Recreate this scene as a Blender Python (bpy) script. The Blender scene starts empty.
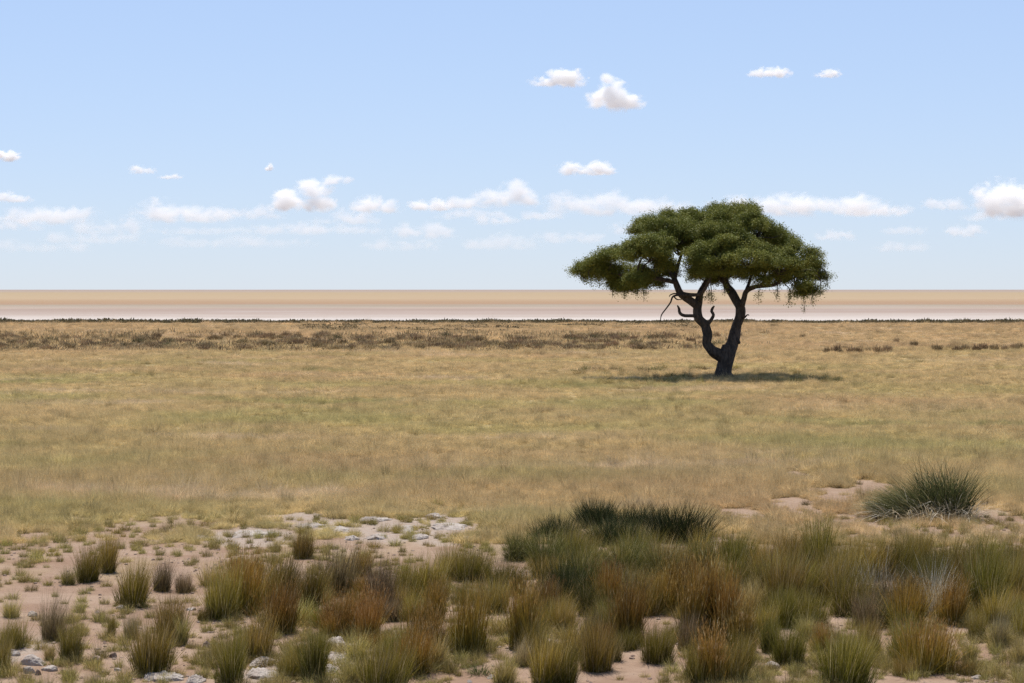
import bpy, bmesh, math, random
import numpy as np
from mathutils import Vector

rng = np.random.default_rng(7)
random.seed(7)
scene = bpy.context.scene
col = scene.collection

# ------------------------------------------------------------------ camera
W, H = 1024, 683
F = 1991.0                     # focal length in pixels (70 mm on a 36 mm sensor)
CAM_H = 3.2
HORIZON = 289.6
PITCH = math.atan((H / 2 - HORIZON) / F)
cam_d = bpy.data.cameras.new('camera')
cam_d.sensor_width = 36.0
cam_d.lens = F * 36.0 / W
cam_d.clip_start = 0.1
cam_d.clip_end = 400000
cam = bpy.data.objects.new('camera', cam_d)
col.objects.link(cam)
cam.location = (0, 0, CAM_H)
cam.rotation_euler = (math.pi / 2 - PITCH, 0, 0)
scene.camera = cam


def ray(px, py):
    u, v = (px - W / 2) / F, -(py - H / 2) / F
    c, s = math.cos(PITCH), math.sin(PITCH)
    return u, c + v * s, v * c - s          # x, y, z


def ground_at(px, py):
    x, y, z = ray(px, py)
    k = CAM_H / -z
    return x * k, y * k


def proj(x, y, z=0.0):
    c, s = math.cos(PITCH), math.sin(PITCH)
    dz = z - CAM_H
    dep = y * c - dz * s
    up = y * s + dz * c
    return W / 2 + F * x / dep, H / 2 - F * up / dep


# ------------------------------------------------------------------ noise
def _hash(ix, iy, seed):
    h = (ix.astype(np.int64) * 374761393 + iy.astype(np.int64) * 668265263 + seed * 1442695041) & 0xffffffff
    h = ((h ^ (h >> 13)) * 1274126177) & 0xffffffff
    return ((h ^ (h >> 16)) & 0xffff) / 65535.0


def vnoise(x, y, seed=0):
    x = np.asarray(x, float); y = np.asarray(y, float)
    ix, iy = np.floor(x), np.floor(y)
    fx, fy = x - ix, y - iy
    fx = fx * fx * (3 - 2 * fx); fy = fy * fy * (3 - 2 * fy)
    a = _hash(ix, iy, seed); b = _hash(ix + 1, iy, seed)
    c = _hash(ix, iy + 1, seed); d = _hash(ix + 1, iy + 1, seed)
    return (a * (1 - fx) + b * fx) * (1 - fy) + (c * (1 - fx) + d * fx) * fy


def fbm(x, y, seed=0, octv=4):
    s, a, t = 0, 0.5, 0
    for k in range(octv):
        s = s + a * vnoise(np.asarray(x) * 2 ** k, np.asarray(y) * 2 ** k, seed + k * 17)
        t += a; a *= 0.55
    return s / t


def sstep(e0, e1, x):
    t = np.clip((x - e0) / (e1 - e0), 0, 1)
    return t * t * (3 - 2 * t)


# ------------------------------------------------------------------ helpers
def mesh_np(name, verts, faces, attrs=None, smooth=False):
    me = bpy.data.meshes.new(name)
    me.from_pydata([], [], [])
    nv = len(verts)
    me.vertices.add(nv)
    me.vertices.foreach_set('co', np.asarray(verts, np.float32).ravel())
    if len(faces):
        if isinstance(faces, (list, tuple)):
            groups = [np.asarray(f, np.int32) for f in faces]
        else:
            groups = [np.asarray(faces, np.int32)]
        loops = np.concatenate([g.ravel() for g in groups])
        tot = np.concatenate([np.full(len(g), g.shape[1], np.int32) for g in groups])
        start = np.concatenate([[0], np.cumsum(tot)[:-1]]).astype(np.int32)
        me.loops.add(len(loops))
        me.loops.foreach_set('vertex_index', loops.astype(np.int32))
        me.polygons.add(len(tot))
        me.polygons.foreach_set('loop_start', start)
        me.polygons.foreach_set('loop_total', tot)
        me.polygons.foreach_set('use_smooth', np.full(len(tot), smooth))
    for k, a in (attrs or {}).items():
        at = me.attributes.new(k, 'FLOAT', 'POINT')
        at.data.foreach_set('value', np.asarray(a, np.float32))
    me.update(calc_edges=True)
    me.validate()
    return me


def link(name, me, mat=None, parent=None, loc=None, label=None, cat=None, group=None, kind=None):
    o = bpy.data.objects.new(name, me)
    col.objects.link(o)
    if mat is not None and me is not None and not me.materials:
        me.materials.append(mat)
    if parent is not None:
        o.parent = parent
    if loc is not None:
        o.location = loc
    tag(o, label, cat, group, kind)
    return o


def tag(o, label=None, cat=None, group=None, kind=None):
    if label: o['label'] = label
    if cat: o['category'] = cat
    if group: o['group'] = group
    if kind: o['kind'] = kind


class NT:
    def __init__(s, mat):
        s.t = mat.node_tree; s.n = s.t.nodes; s.l = s.t.links

    def new(s, ty, **kw):
        nd = s.n.new(ty)
        for k, v in kw.items():
            setattr(nd, k, v)
        return nd

    def put(s, sock, v):
        if hasattr(v, 'is_output') or isinstance(v, bpy.types.NodeSocket):
            s.l.new(v, sock)
        else:
            if isinstance(v, (tuple, list)) and len(v) == 3 and len(sock.default_value) == 4:
                v = (*v, 1)
            sock.default_value = v

    def math(s, op, a, b=0.0, c=0.0, clamp=False):
        m = s.new('ShaderNodeMath', operation=op, use_clamp=clamp)
        s.put(m.inputs[0], a); s.put(m.inputs[1], b)
        s.put(m.inputs[2], c)
        return m.outputs[0]

    def vmath(s, op, a, b=(0, 0, 0)):
        m = s.new('ShaderNodeVectorMath', operation=op)
        s.put(m.inputs[0], a); s.put(m.inputs[1], b)
        return m.outputs['Value'] if op in ('LENGTH', 'DOT_PRODUCT', 'DISTANCE') else m.outputs['Vector']

    def mix(s, f, a, b, blend='MIX'):
        m = s.new('ShaderNodeMix', data_type='RGBA', blend_type=blend)
        s.put(m.inputs[0], f); s.put(m.inputs[6], a); s.put(m.inputs[7], b)
        return m.outputs[2]

    def rng(s, v, a, b, c=0.0, d=1.0, smooth=True):
        m = s.new('ShaderNodeMapRange')
        if smooth: m.interpolation_type = 'SMOOTHSTEP'
        s.put(m.inputs[0], v)
        for i, x in enumerate((a, b, c, d)):
            s.put(m.inputs[1 + i], x)
        return m.outputs[0]

    def noise(s, vec, scale, detail=4.0, rough=0.55, dist=0.0, w=None):
        nd = s.new('ShaderNodeTexNoise')
        if w is not None:
            nd.noise_dimensions = '4D'
            s.put(nd.inputs['W'], w)
        s.put(nd.inputs['Vector'], vec)
        s.put(nd.inputs['Scale'], scale); s.put(nd.inputs['Detail'], detail)
        s.put(nd.inputs['Roughness'], rough); s.put(nd.inputs['Distortion'], dist)
        return nd.outputs[0]

    def ramp(s, f, stops):
        r = s.new('ShaderNodeValToRGB')
        e = r.color_ramp.elements
        while len(e) < len(stops): e.new(0.5)
        for k, (p, c) in enumerate(stops):
            e[k].position = p; e[k].color = (*c, 1)
        s.put(r.inputs[0], f)
        return r.outputs[0]

    def attr(s, name):
        return s.new('ShaderNodeAttribute', attribute_name=name).outputs['Fac']


def new_mat(name):
    m = bpy.data.materials.new(name)
    m.use_nodes = True
    m.node_tree.nodes.clear()
    t = NT(m)
    out = t.new('ShaderNodeOutputMaterial')
    return m, t, out


def leaf_shader(t, out, color, trans=0.35, rough=0.7, spec=0.08):
    p = t.new('ShaderNodeBsdfPrincipled')
    t.put(p.inputs['Base Color'], color)
    p.inputs['Roughness'].default_value = rough
    p.inputs['Specular IOR Level'].default_value = spec
    tr = t.new('ShaderNodeBsdfTranslucent')
    t.put(tr.inputs['Color'], color)
    mx = t.new('ShaderNodeMixShader')
    mx.inputs[0].default_value = trans
    t.l.new(p.outputs[0], mx.inputs[1]); t.l.new(tr.outputs[0], mx.inputs[2])
    t.l.new(mx.outputs[0], out.inputs[0])


def grass_mat(name, base, mid, tip, dry=(0.42, 0.34, 0.19), dry_share=0.15, var=0.3, trans=0.24):
    m, t, out = new_mat(name)
    a = t.attr('t'); r = t.attr('rnd')
    c = t.ramp(a, [(0.0, base), (0.5, mid), (1.0, tip)])
    d = t.rng(r, 1 - dry_share - 0.05, 1 - dry_share + 0.05)
    c = t.mix(t.math('MULTIPLY', d, 0.8), c, dry)
    oi = t.new('ShaderNodeObjectInfo')
    v = t.math('MULTIPLY_ADD', oi.outputs['Random'], var * 2, 1 - var)
    r2 = t.math('FRACT', t.math('MULTIPLY', r, 17.3))
    v = t.math('MULTIPLY', v, t.math('MULTIPLY_ADD', r2, 1.15, 0.45))
    hsv = t.new('ShaderNodeHueSaturation')
    t.put(hsv.inputs['Hue'], t.math('MULTIPLY_ADD', t.math('FRACT', t.math('MULTIPLY', oi.outputs['Random'], 7.7)), 0.03, 0.485))
    t.put(hsv.inputs['Value'], v)
    t.put(hsv.inputs['Color'], c)
    leaf_shader(t, out, hsv.outputs[0], trans)
    return m


M = {}
M['R'] = grass_mat('rust_grass', (0.12, 0.108, 0.018), (0.225, 0.148, 0.026), (0.36, 0.192, 0.044), dry_share=0.10)
M['O'] = grass_mat('olive_grass', (0.125, 0.112, 0.016), (0.235, 0.178, 0.030), (0.40, 0.28, 0.075), dry_share=0.22)
M['G'] = grass_mat('green_grass', (0.092, 0.09, 0.014), (0.15, 0.132, 0.02), (0.27, 0.21, 0.045), dry_share=0.18)
M['B'] = grass_mat('brown_grass', (0.10, 0.085, 0.04), (0.16, 0.12, 0.06), (0.21, 0.15, 0.085), dry_share=0.15)
M['P'] = grass_mat('straw_grass', (0.20, 0.17, 0.065), (0.34, 0.28, 0.13), (0.48, 0.40, 0.24), dry_share=0.3)
M['Y'] = grass_mat('yellow_grass', (0.21, 0.19, 0.05), (0.34, 0.28, 0.085), (0.45, 0.36, 0.14), dry_share=0.25)
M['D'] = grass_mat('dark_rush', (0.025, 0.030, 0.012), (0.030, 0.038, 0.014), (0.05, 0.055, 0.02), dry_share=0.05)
M['E'] = grass_mat('deep_green_grass', (0.055, 0.058, 0.014), (0.095, 0.095, 0.022), (0.19, 0.17, 0.05), dry_share=0.12)
M['U'] = grass_mat('bush_rush', (0.13, 0.115, 0.06), (0.072, 0.078, 0.028), (0.11, 0.11, 0.042), dry_share=0.12)
M['W'] = grass_mat('bleached_stems', (0.28, 0.24, 0.17), (0.42, 0.38, 0.30), (0.5, 0.46, 0.38), dry_share=0.3)
M['S'] = grass_mat('seed_heads', (0.28, 0.18, 0.06), (0.32, 0.19, 0.06), (0.38, 0.24, 0.09), dry_share=0.15)
M['K'] = grass_mat('brown_shrub', (0.19, 0.138, 0.075), (0.235, 0.165, 0.09), (0.28, 0.20, 0.115), dry_share=0.08, trans=0.2)
M['N'] = grass_mat('dark_shore_shrub', (0.10, 0.082, 0.045), (0.12, 0.10, 0.052), (0.155, 0.13, 0.07), dry_share=0.05, trans=0.2)
M['H'] = grass_mat('green_herb', (0.09, 0.10, 0.035), (0.12, 0.13, 0.04), (0.16, 0.16, 0.055), dry_share=0.12)

# meadow grass: colours drift over the plain by position
mg, t, out = new_mat('meadow_grass')
geo = t.new('ShaderNodeNewGeometry')
sep = t.new('ShaderNodeSeparateXYZ'); t.l.new(geo.outputs['Position'], sep.inputs[0])
Y = sep.outputs[1]
flat = t.vmath('MULTIPLY', geo.outputs['Position'], (1, 1, 0))


def meadow_color(t, flat, Y):
    n1 = t.noise(t.vmath('MULTIPLY', flat, (0.10, 0.14, 0)), 1.0, 3.0)
    n2 = t.noise(t.vmath('MULTIPLY', flat, (0.035, 0.05, 0)), 1.0, 3.0)
    straw, green, tan, pale = (0.53, 0.40, 0.205), (0.45, 0.375, 0.168), (0.50, 0.345, 0.195), (0.65, 0.505, 0.36)
    c = t.mix(t.rng(n1, 0.42, 0.68), straw, green)
    n0 = t.noise(t.vmath('MULTIPLY', flat, (0.09, 0.12, 0)), 1.0, 4.0, 0.6)
    c = t.mix(t.rng(n0, 0.57, 0.70, 0.0, 0.7), c, (0.29, 0.285, 0.105))
    c = t.mix(t.math('MULTIPLY', t.rng(n2, 0.50, 0.68), 0.8), c, tan)
    c = t.mix(t.rng(Y, 40.0, 150.0, 0.0, 0.8), c, tan)
    n3 = t.noise(t.vmath('MULTIPLY', flat, (0.11, 0.22, 0)), 1.0, 5.0, 0.65)
    c = t.mix(t.rng(n3, 0.54, 0.72, 0.0, 0.7), c, pale)
    return c


c = meadow_color(t, flat, Y)
a = t.attr('t'); r = t.attr('rnd')
oi = t.new('ShaderNodeObjectInfo')
c = t.mix(t.rng(a, 0.0, 0.7, 0.25, 0.0), c, (0.30, 0.27, 0.10))
v = t.math('MULTIPLY_ADD', oi.outputs['Random'], 0.75, 0.66)
v = t.math('MULTIPLY', v, t.math('MULTIPLY_ADD', r, 0.5, 0.8))
h = t.new('ShaderNodeHueSaturation'); t.put(h.inputs['Value'], v); t.put(h.inputs['Color'], c)
leaf_shader(t, out, h.outputs[0], 0.45)
M['M'] = mg

# ------------------------------------------------------------------ ground
# places where the grass cover is open (bare ground), in metres
BARE = []
for px, py, w, h_ in [(868, 523, 80, 10), (802, 479, 44, 8), (872, 488, 50, 8), (735, 514, 64, 8), (795, 507, 60, 10),
                      (838, 498, 60, 10), (935, 531, 60, 7), (250, 536, 130, 11), (400, 531, 160, 12), (325, 526, 110, 9),
                      (300, 519, 70, 6), (445, 520, 60, 5), (150, 548, 120, 10), (60, 558, 90, 10), (350, 542, 120, 9),
                      (120, 532, 60, 5), (30, 536, 50, 5), (985, 520, 40, 6)]:
    x, y = ground_at(px, py)
    y0 = ground_at(px, py + h_)[1]; y1 = ground_at(px, py - h_)[1]
    BARE.append((x, y, w / 2 * y / F, (y1 - y0) / 2))


def cover(x, y):
    """share of the ground under grass, 0..1"""
    x = np.asarray(x, float); y = np.asarray(y, float)
    n = fbm(x * 0.9, y * 0.45, 3)
    n = n * 0.7 + fbm(x * 2.6, y * 1.3, 61) * 0.3
    base = sstep(22.5, 32.0, y + (n - 0.5) * 16)
    b = np.zeros_like(base)
    for bx, by, rx, ry in BARE:
        q = ((x - bx) / rx) ** 2 + ((y - by) / ry) ** 2 + (fbm(x * 2.5, y * 1.2, 9) - 0.5) * 2.6
        b = np.maximum(b, 1 - sstep(0.55, 1.15, q))
    return base * (1 - 0.95 * b)


def ground_z(x, y):
    x = np.asarray(x, float); y = np.asarray(y, float)
    near = 1 - sstep(35, 60, y)
    z = (fbm(x * 0.35, y * 0.35, 21) - 0.5) * 0.10 * near
    z = z + (fbm(x * 2.2, y * 2.2, 33) - 0.5) * 0.035 * near
    return z


def gz(x, y):
    return float(ground_z(np.array([x]), np.array([y]))[0])


xs = np.arange(-15, 15.01, 0.10)
g = np.geomspace(15.4, 90000, 34)
xs = np.concatenate([-g[::-1], xs, g])
ys = np.concatenate([[-3000, -300, -40, 0, 6], np.arange(9, 42, 0.13), np.geomspace(42.2, 200, 90), np.geomspace(206, 120000, 60)])
XX, YY = np.meshgrid(xs, ys)
zz = ground_z(XX, YY)
verts = np.stack([XX.ravel(), YY.ravel(), zz.ravel()], 1)
nx, ny = len(xs), len(ys)
i = np.arange(nx * ny).reshape(ny, nx)
faces = np.stack([i[:-1, :-1], i[:-1, 1:], i[1:, 1:], i[1:, :-1]], -1).reshape(-1, 4)
gm, t, out = new_mat('plain_ground')
geo = t.new('ShaderNodeNewGeometry')
sep = t.new('ShaderNodeSeparateXYZ'); t.l.new(geo.outputs['Position'], sep.inputs[0])
X, Y = sep.outputs[0], sep.outputs[1]
flat = t.vmath('MULTIPLY', geo.outputs['Position'], (1, 1, 0))
# bare sand
s1 = t.noise(flat, 1.1, 5.0, 0.6)
s2 = t.noise(flat, 9.0, 5.0, 0.65)
sand = t.mix(t.rng(s1, 0.35, 0.65), (0.235, 0.152, 0.105), (0.30, 0.212, 0.155))
sand = t.mix(t.rng(s2, 0.50, 0.75, 0, 0.55), sand, (0.17, 0.112, 0.078))
lime = t.attr('lime')
sand = t.mix(t.math('MULTIPLY', lime, t.rng(s2, 0.3, 0.6, 0.4, 1.0)), sand, (0.32, 0.258, 0.215))
s4 = t.noise(flat, 38.0, 3.0, 0.7)
sand = t.mix(t.rng(s4, 0.58, 0.72, 0, 0.55), sand, (0.14, 0.09, 0.065))
# litter and short stubble between the meadow tufts
mc = meadow_color(t, flat, Y)
lit = t.mix(0.65, mc, (0.16, 0.12, 0.055))
s3 = t.noise(t.vmath('MULTIPLY', flat, (3.0, 3.0, 0)), 1.0, 5.0, 0.7)
lit = t.mix(t.rng(s3, 0.40, 0.70, 0.0, 0.3), lit, (0.22, 0.165, 0.075))
far_st = t.noise(t.vmath('MULTIPLY', flat, (0.02, 0.09, 0)), 1.0, 5.0, 0.6)
lit = t.mix(t.math('MULTIPLY', t.rng(Y, 95.0, 130.0), t.rng(far_st, 0.45, 0.65, 0.0, 0.5)), lit, (0.21, 0.15, 0.07))
land = t.mix(t.attr('cover'), sand, lit)
# the salt pan: bands by distance; k falls to 0 at the far horizon
k = t.math('DIVIDE', 6370.0, t.math('MAXIMUM', Y, 50.0))
wob = t.noise(t.vmath('MULTIPLY', flat, (0.0012, 0.006, 0)), 1.0, 4.0, 0.6)
kk = t.math('DIVIDE', t.math('MULTIPLY', k, t.math('ADD', t.math('MULTIPLY_ADD', wob, 0.30, 0.72), t.math('MULTIPLY', t.noise(t.vmath('MULTIPLY', flat, (0.013, 0.022, 0)), 1.0, 4.0, 0.6), 0.26))), 34.0)
pan = t.ramp(kk, [(0.00, (0.27, 0.21, 0.175)), (0.05, (0.28, 0.22, 0.18)), (0.10, (0.31, 0.235, 0.145)), (0.26, (0.33, 0.245, 0.155)),
                  (0.36, (0.285, 0.19, 0.115)), (0.42, (0.275, 0.18, 0.115)), (0.46, (0.255, 0.215, 0.165)), (0.53, (0.32, 0.25, 0.20)), (0.60, (0.27, 0.205, 0.17)),
                  (0.70, (0.31, 0.245, 0.21)), (0.80, (0.38, 0.325, 0.29)), (0.90, (0.46, 0.415, 0.38))])
st = t.noise(t.vmath('MULTIPLY', flat, (0.022, 0.04, 0)), 1.0, 6.0, 0.7)
pan = t.mix(t.rng(st, 0.50, 0.72, 0.0, 0.5), pan, (0.25, 0.175, 0.135))
pan = t.mix(t.math('MULTIPLY', t.rng(st, 0.48, 0.30, 0.0, 0.5), t.rng(Y, 480.0, 330.0)), pan, (0.39, 0.35, 0.33))
edge = t.noise(t.vmath('MULTIPLY', flat, (0.05, 0.0, 0)), 1.0, 4.0, 0.6)
pe = t.math('MULTIPLY_ADD', edge, 14.0, 193.0)
c = t.mix(t.rng(t.math('SUBTRACT', Y, pe), 0.0, 3.0), land, pan)
p = t.new('ShaderNodeBsdfPrincipled')
t.put(p.inputs['Base Color'], c)
p.inputs['Roughness'].default_value = 0.95
p.inputs['Specular IOR Level'].default_value = 0.1
bm_ = t.new('ShaderNodeBump')
bm_.inputs['Strength'].default_value = 0.9
bm_.inputs['Distance'].default_value = 0.03
t.put(bm_.inputs['Height'], t.math('ADD', t.math('MULTIPLY', s2, 1.0), t.math('MULTIPLY', s4, 0.35)))
t.l.new(bm_.outputs[0], p.inputs['Normal'])
t.l.new(p.outputs[0], out.inputs[0])

lime_v = np.zeros(nx * ny)
fx, fy = verts[:, 0], verts[:, 1]
nl = fbm(fx * 1.3, fy * 0.7, 55)
for px, py, w, h_ in [(340, 660, 60, 22), (250, 536, 110, 11), (395, 530, 170, 13), (320, 525, 110, 8), (300, 519, 60, 6), (440, 520, 60, 5), (270, 672, 50, 14), (20, 655, 40, 20),
                      (440, 540, 60, 8), (545, 650, 60, 12)]:
    x, y = ground_at(px, py)
    y0 = ground_at(px, py + h_)[1]; y1 = ground_at(px, py - h_)[1]
    q = ((fx - x) / (w / 2 * y / F)) ** 2 + ((fy - y) / ((y1 - y0) / 2)) ** 2
    lime_v = np.maximum(lime_v, 1 - sstep(0.5, 1.2, q + (nl - 0.5) * 2.4))
me = mesh_np('ground', verts, faces, {'cover': cover(fx, fy), 'lime': lime_v}, smooth=True)
link('ground', me, gm, kind='structure')


# ------------------------------------------------------------------ blades of grass
def blades(n, hgt=1.0, r0=0.18, spread=0.25, droop=0.15, w=0.010, lmin=0.55, lean=(0, 0), seed=0, levels=4,
           center=(0, 0, 0), ell=(1, 1), tip_w=0.12, t0=0.0, wild=0.0):
    g = np.random.default_rng(seed)
    rr = np.sqrt(g.random(n)); th = g.random(n) * 2 * np.pi
    bx, by = rr * np.cos(th) * r0 * ell[0], rr * np.sin(th) * r0 * ell[1]
    oa = th + g.normal(0, 0.7, n)
    tilt = spread * (0.25 + 0.9 * rr) * (0.4 + g.random(n) * 1.1)
    tilt = tilt + (g.random(n) < wild) * g.uniform(0.2, 0.75, n)
    L = hgt * (lmin + (1 - lmin) * g.random(n) ** 0.8) * (1.05 - 0.18 * rr)
    hx = np.cos(oa) * np.sin(tilt) + lean[0]; hy = np.sin(oa) * np.sin(tilt) + lean[1]
    hz = np.cos(tilt)
    nn = np.sqrt(hx * hx + hy * hy + hz * hz); hx, hy, hz = hx / nn, hy / nn, hz / nn
    dr = droop * (0.3 + g.random(n) * 1.4)
    hor = np.sqrt(hx * hx + hy * hy) + 1e-6
    ox, oy = hx / hor, hy / hor
    fa = g.random(n) * np.pi
    wx, wy = np.cos(fa), np.sin(fa)
    ts = np.linspace(0, 1, levels)
    ww = w * (0.6 + 0.8 * g.random(n))
    vs, at, ar = [], [], []
    rnd = g.random(n)
    for k, tt in enumerate(ts):
        px = center[0] + bx + L * (hx * tt + ox * dr * tt ** 2.2)
        py = center[1] + by + L * (hy * tt + oy * dr * tt ** 2.2)
        pz = center[2] + L * (hz * tt - dr * 0.75 * tt ** 2.6)
        pz = np.maximum(pz, 0.012)
        wid = ww * (1 - (1 - tip_w) * tt ** 1.5) / 2
        vs.append(np.stack([px - wx * wid, py - wy * wid, pz], 1))
        vs.append(np.stack([px + wx * wid, py + wy * wid, pz], 1))
        at += [np.full(n, t0 + (1 - t0) * tt)] * 2; ar += [rnd] * 2
    V = np.concatenate(vs); A = np.concatenate(at); R = np.concatenate(ar)
    idx = np.arange(n)
    fs = []
    for k in range(levels - 1):
        a, b = 2 * k * n + idx, (2 * k + 1) * n + idx
        c, d = (2 * k + 3) * n + idx, (2 * k + 2) * n + idx
        fs.append(np.stack([a, b, c, d], 1))
    # end point and direction of each blade, for seed heads
    tip = (vs[-1] + vs[-2]) / 2
    pre = (vs[-3] + vs[-4]) / 2
    return V, np.concatenate(fs), A, R, tip, tip - pre


def combine(parts):
    V, Fc, A, R = [], [], [], []
    o = 0
    for p in parts:
        V.append(p[0]); Fc.append(p[1] + o); A.append(p[2]); R.append(p[3]); o += len(p[0])
    return np.concatenate(V), np.concatenate(Fc), np.concatenate(A), np.concatenate(R)


def seed_mesh(name, tips, dirs, size, seed, share=0.7):
    g = np.random.default_rng(seed)
    keep = g.random(len(tips)) < share
    tp, d = tips[keep], dirs[keep]
    d = d / (np.linalg.norm(d, axis=1, keepdims=True) + 1e-9)
    n = len(tp)
    V, A, R, Fc = [], [], [], []
    rnd = g.random(n)
    # each panicle: a few short slivers along the last stretch of the stem
    for k in range(4):
        off = g.normal(0, 0.10, (n, 3)); off[:, 2] *= 0.5
        dd = d + off; dd /= np.linalg.norm(dd, axis=1, keepdims=True)
        st = tp - d * size * (0.2 + 0.8 * g.random((n, 1)) * 1.4)
        en = st + dd * size * (0.6 + 0.6 * g.random((n, 1)))
        fa = g.random(n) * np.pi
        wv = np.stack([np.cos(fa), np.sin(fa), np.zeros(n)], 1) * size * 0.028
        mid = (st + en) / 2
        b = sum(len(v) for v in V)
        V += [st, mid + wv, en, mid - wv]
        A += [np.full(n, 0.0), np.full(n, 0.5), np.full(n, 1.0), np.full(n, 0.5)]
        R += [rnd] * 4
        i = np.arange(n)
        Fc.append(np.stack([b + i, b + n + i, b + 2 * n + i, b + 3 * n + i], 1))
    return mesh_np(name, np.concatenate(V), np.concatenate(Fc), {'t': np.concatenate(A), 'rnd': np.concatenate(R)})


# style: (material, blades, base radius/width, spread, droop, blade width, lmin)
STYLE = {
    'R': ('R', 840, 0.34, 0.11, 0.06, 0.0068, 0.55),
    'O': ('O', 840, 0.34, 0.17, 0.10, 0.0068, 0.50),
    'G': ('G', 1000, 0.35, 0.18, 0.10, 0.0068, 0.50),
    'B': ('B', 640, 0.32, 0.17, 0.10, 0.0068, 0.50),
    'P': ('P', 540, 0.30, 0.20, 0.14, 0.0056, 0.45),
    'Y': ('Y', 480, 0.32, 0.40, 0.25, 0.0120, 0.45),
    'D': ('D', 1000, 0.42, 0.34, 0.10, 0.0130, 0.32),
    'F': ('E', 1000, 0.34, 0.45, 0.35, 0.0080, 0.50),
    'W': ('W', 380, 0.30, 0.34, 0.16, 0.0075, 0.40),
}
ASPECTS = (0.45, 0.65, 0.9, 1.3)
_proto = {}


def proto(style, aspect, var):
    key = (style, aspect, var)
    if key in _proto: return _proto[key]
    mk, n, rb, sp, dr, bw, lm = STYLE[style]
    seed = hash((ord(style), int(aspect * 100), var)) % 99991
    n = int(n * (0.6 + 0.75 * aspect))
    r0 = max(0.05, aspect * rb)
    sp = sp * (0.55 + 0.9 * aspect)
    g = np.random.default_rng(seed)
    parts = []
    ns = 5 if aspect < 0.8 else 7
    tips = []
    for k in range(ns):            # sub-clumps give the uneven outline of a real tuft
        ca = g.random() * 6.28; cr = r0 * 0.75 * math.sqrt(g.random())
        hh = 1.0 if k == 0 else 0.58 + 0.42 * g.random()
        b = blades(n // ns, hh, r0 * 0.72, sp, dr, bw, lm, (0.07 + g.normal(0, 0.05), g.normal(0, 0.05)), seed * 7 + k,
                   center=(cr * math.cos(ca), cr * math.sin(ca), 0), wild=0.10)
        parts.append(b); tips.append((b[4], b[5]))
    # short basal leaves
    b = blades(n // 3, 0.45, r0 * 1.1, sp * 1.7, dr * 1.4, bw * 1.1, 0.4, (0, 0), seed * 7 + 9)
    b = (b[0], b[1], b[2] * 0.4, b[3])
    parts.append(b)
    # a skirt of dead straw lying round the foot
    b = blades(n // 6, 0.34, r0 * 1.25, 1.25, 0.5, bw * 1.1, 0.4, (0, 0), seed * 7 + 11)
    parts.append((b[0], b[1], b[2] * 0 + 1.0, b[3] * 0.2 + 0.8))
    V, Fc, A, R = combine(parts)
    top = np.percentile(np.concatenate([q[0] for q in tips])[:, 2], 93)
    wide = np.percentile(np.abs(V[:, :2] - V[:, :2].mean(0)), 96) * 2
    fit = np.array([aspect / wide, aspect / wide, 1 / top])
    V = V * fit
    tips = [(q[0] * fit, q[1] * fit) for q in tips]
    me = mesh_np('blades', V, Fc, {'t': A, 'rnd': R})
    me.materials.append(M[mk])
    sm = None
    if style == 'R':
        tp = np.concatenate([q[0] for q in tips]); dd = np.concatenate([q[1] for q in tips])
        sm = seed_mesh('seed_heads', tp, dd, 0.085, seed + 3, 0.5); sm.materials.append(M['S'])
    _proto[key] = (me, sm)
    return _proto[key]


def tuft(px, py, hp, wp, style, name='grass_tuft'):
    x, y = ground_at(px, py)
    sc = hp * y / F
    asp = wp / hp
    a = min(ASPECTS, key=lambda q: abs(math.log(q / asp)))
    me, sm = proto(style, a, random.randrange(3))
    sx = sc * asp / a
    root = bpy.data.objects.new(name, None)
    col.objects.link(root)
    root.empty_display_size = 0.1
    root.location = (x, y, gz(x, y) - 0.012)
    root.rotation_euler = (0, 0, random.uniform(-0.6, 0.6))
    root.scale = (sx * 1.12, sx * 1.12, sc)
    link('blades', me, parent=root)
    if sm: link('seed_heads', sm, parent=root)
    return root


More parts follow.
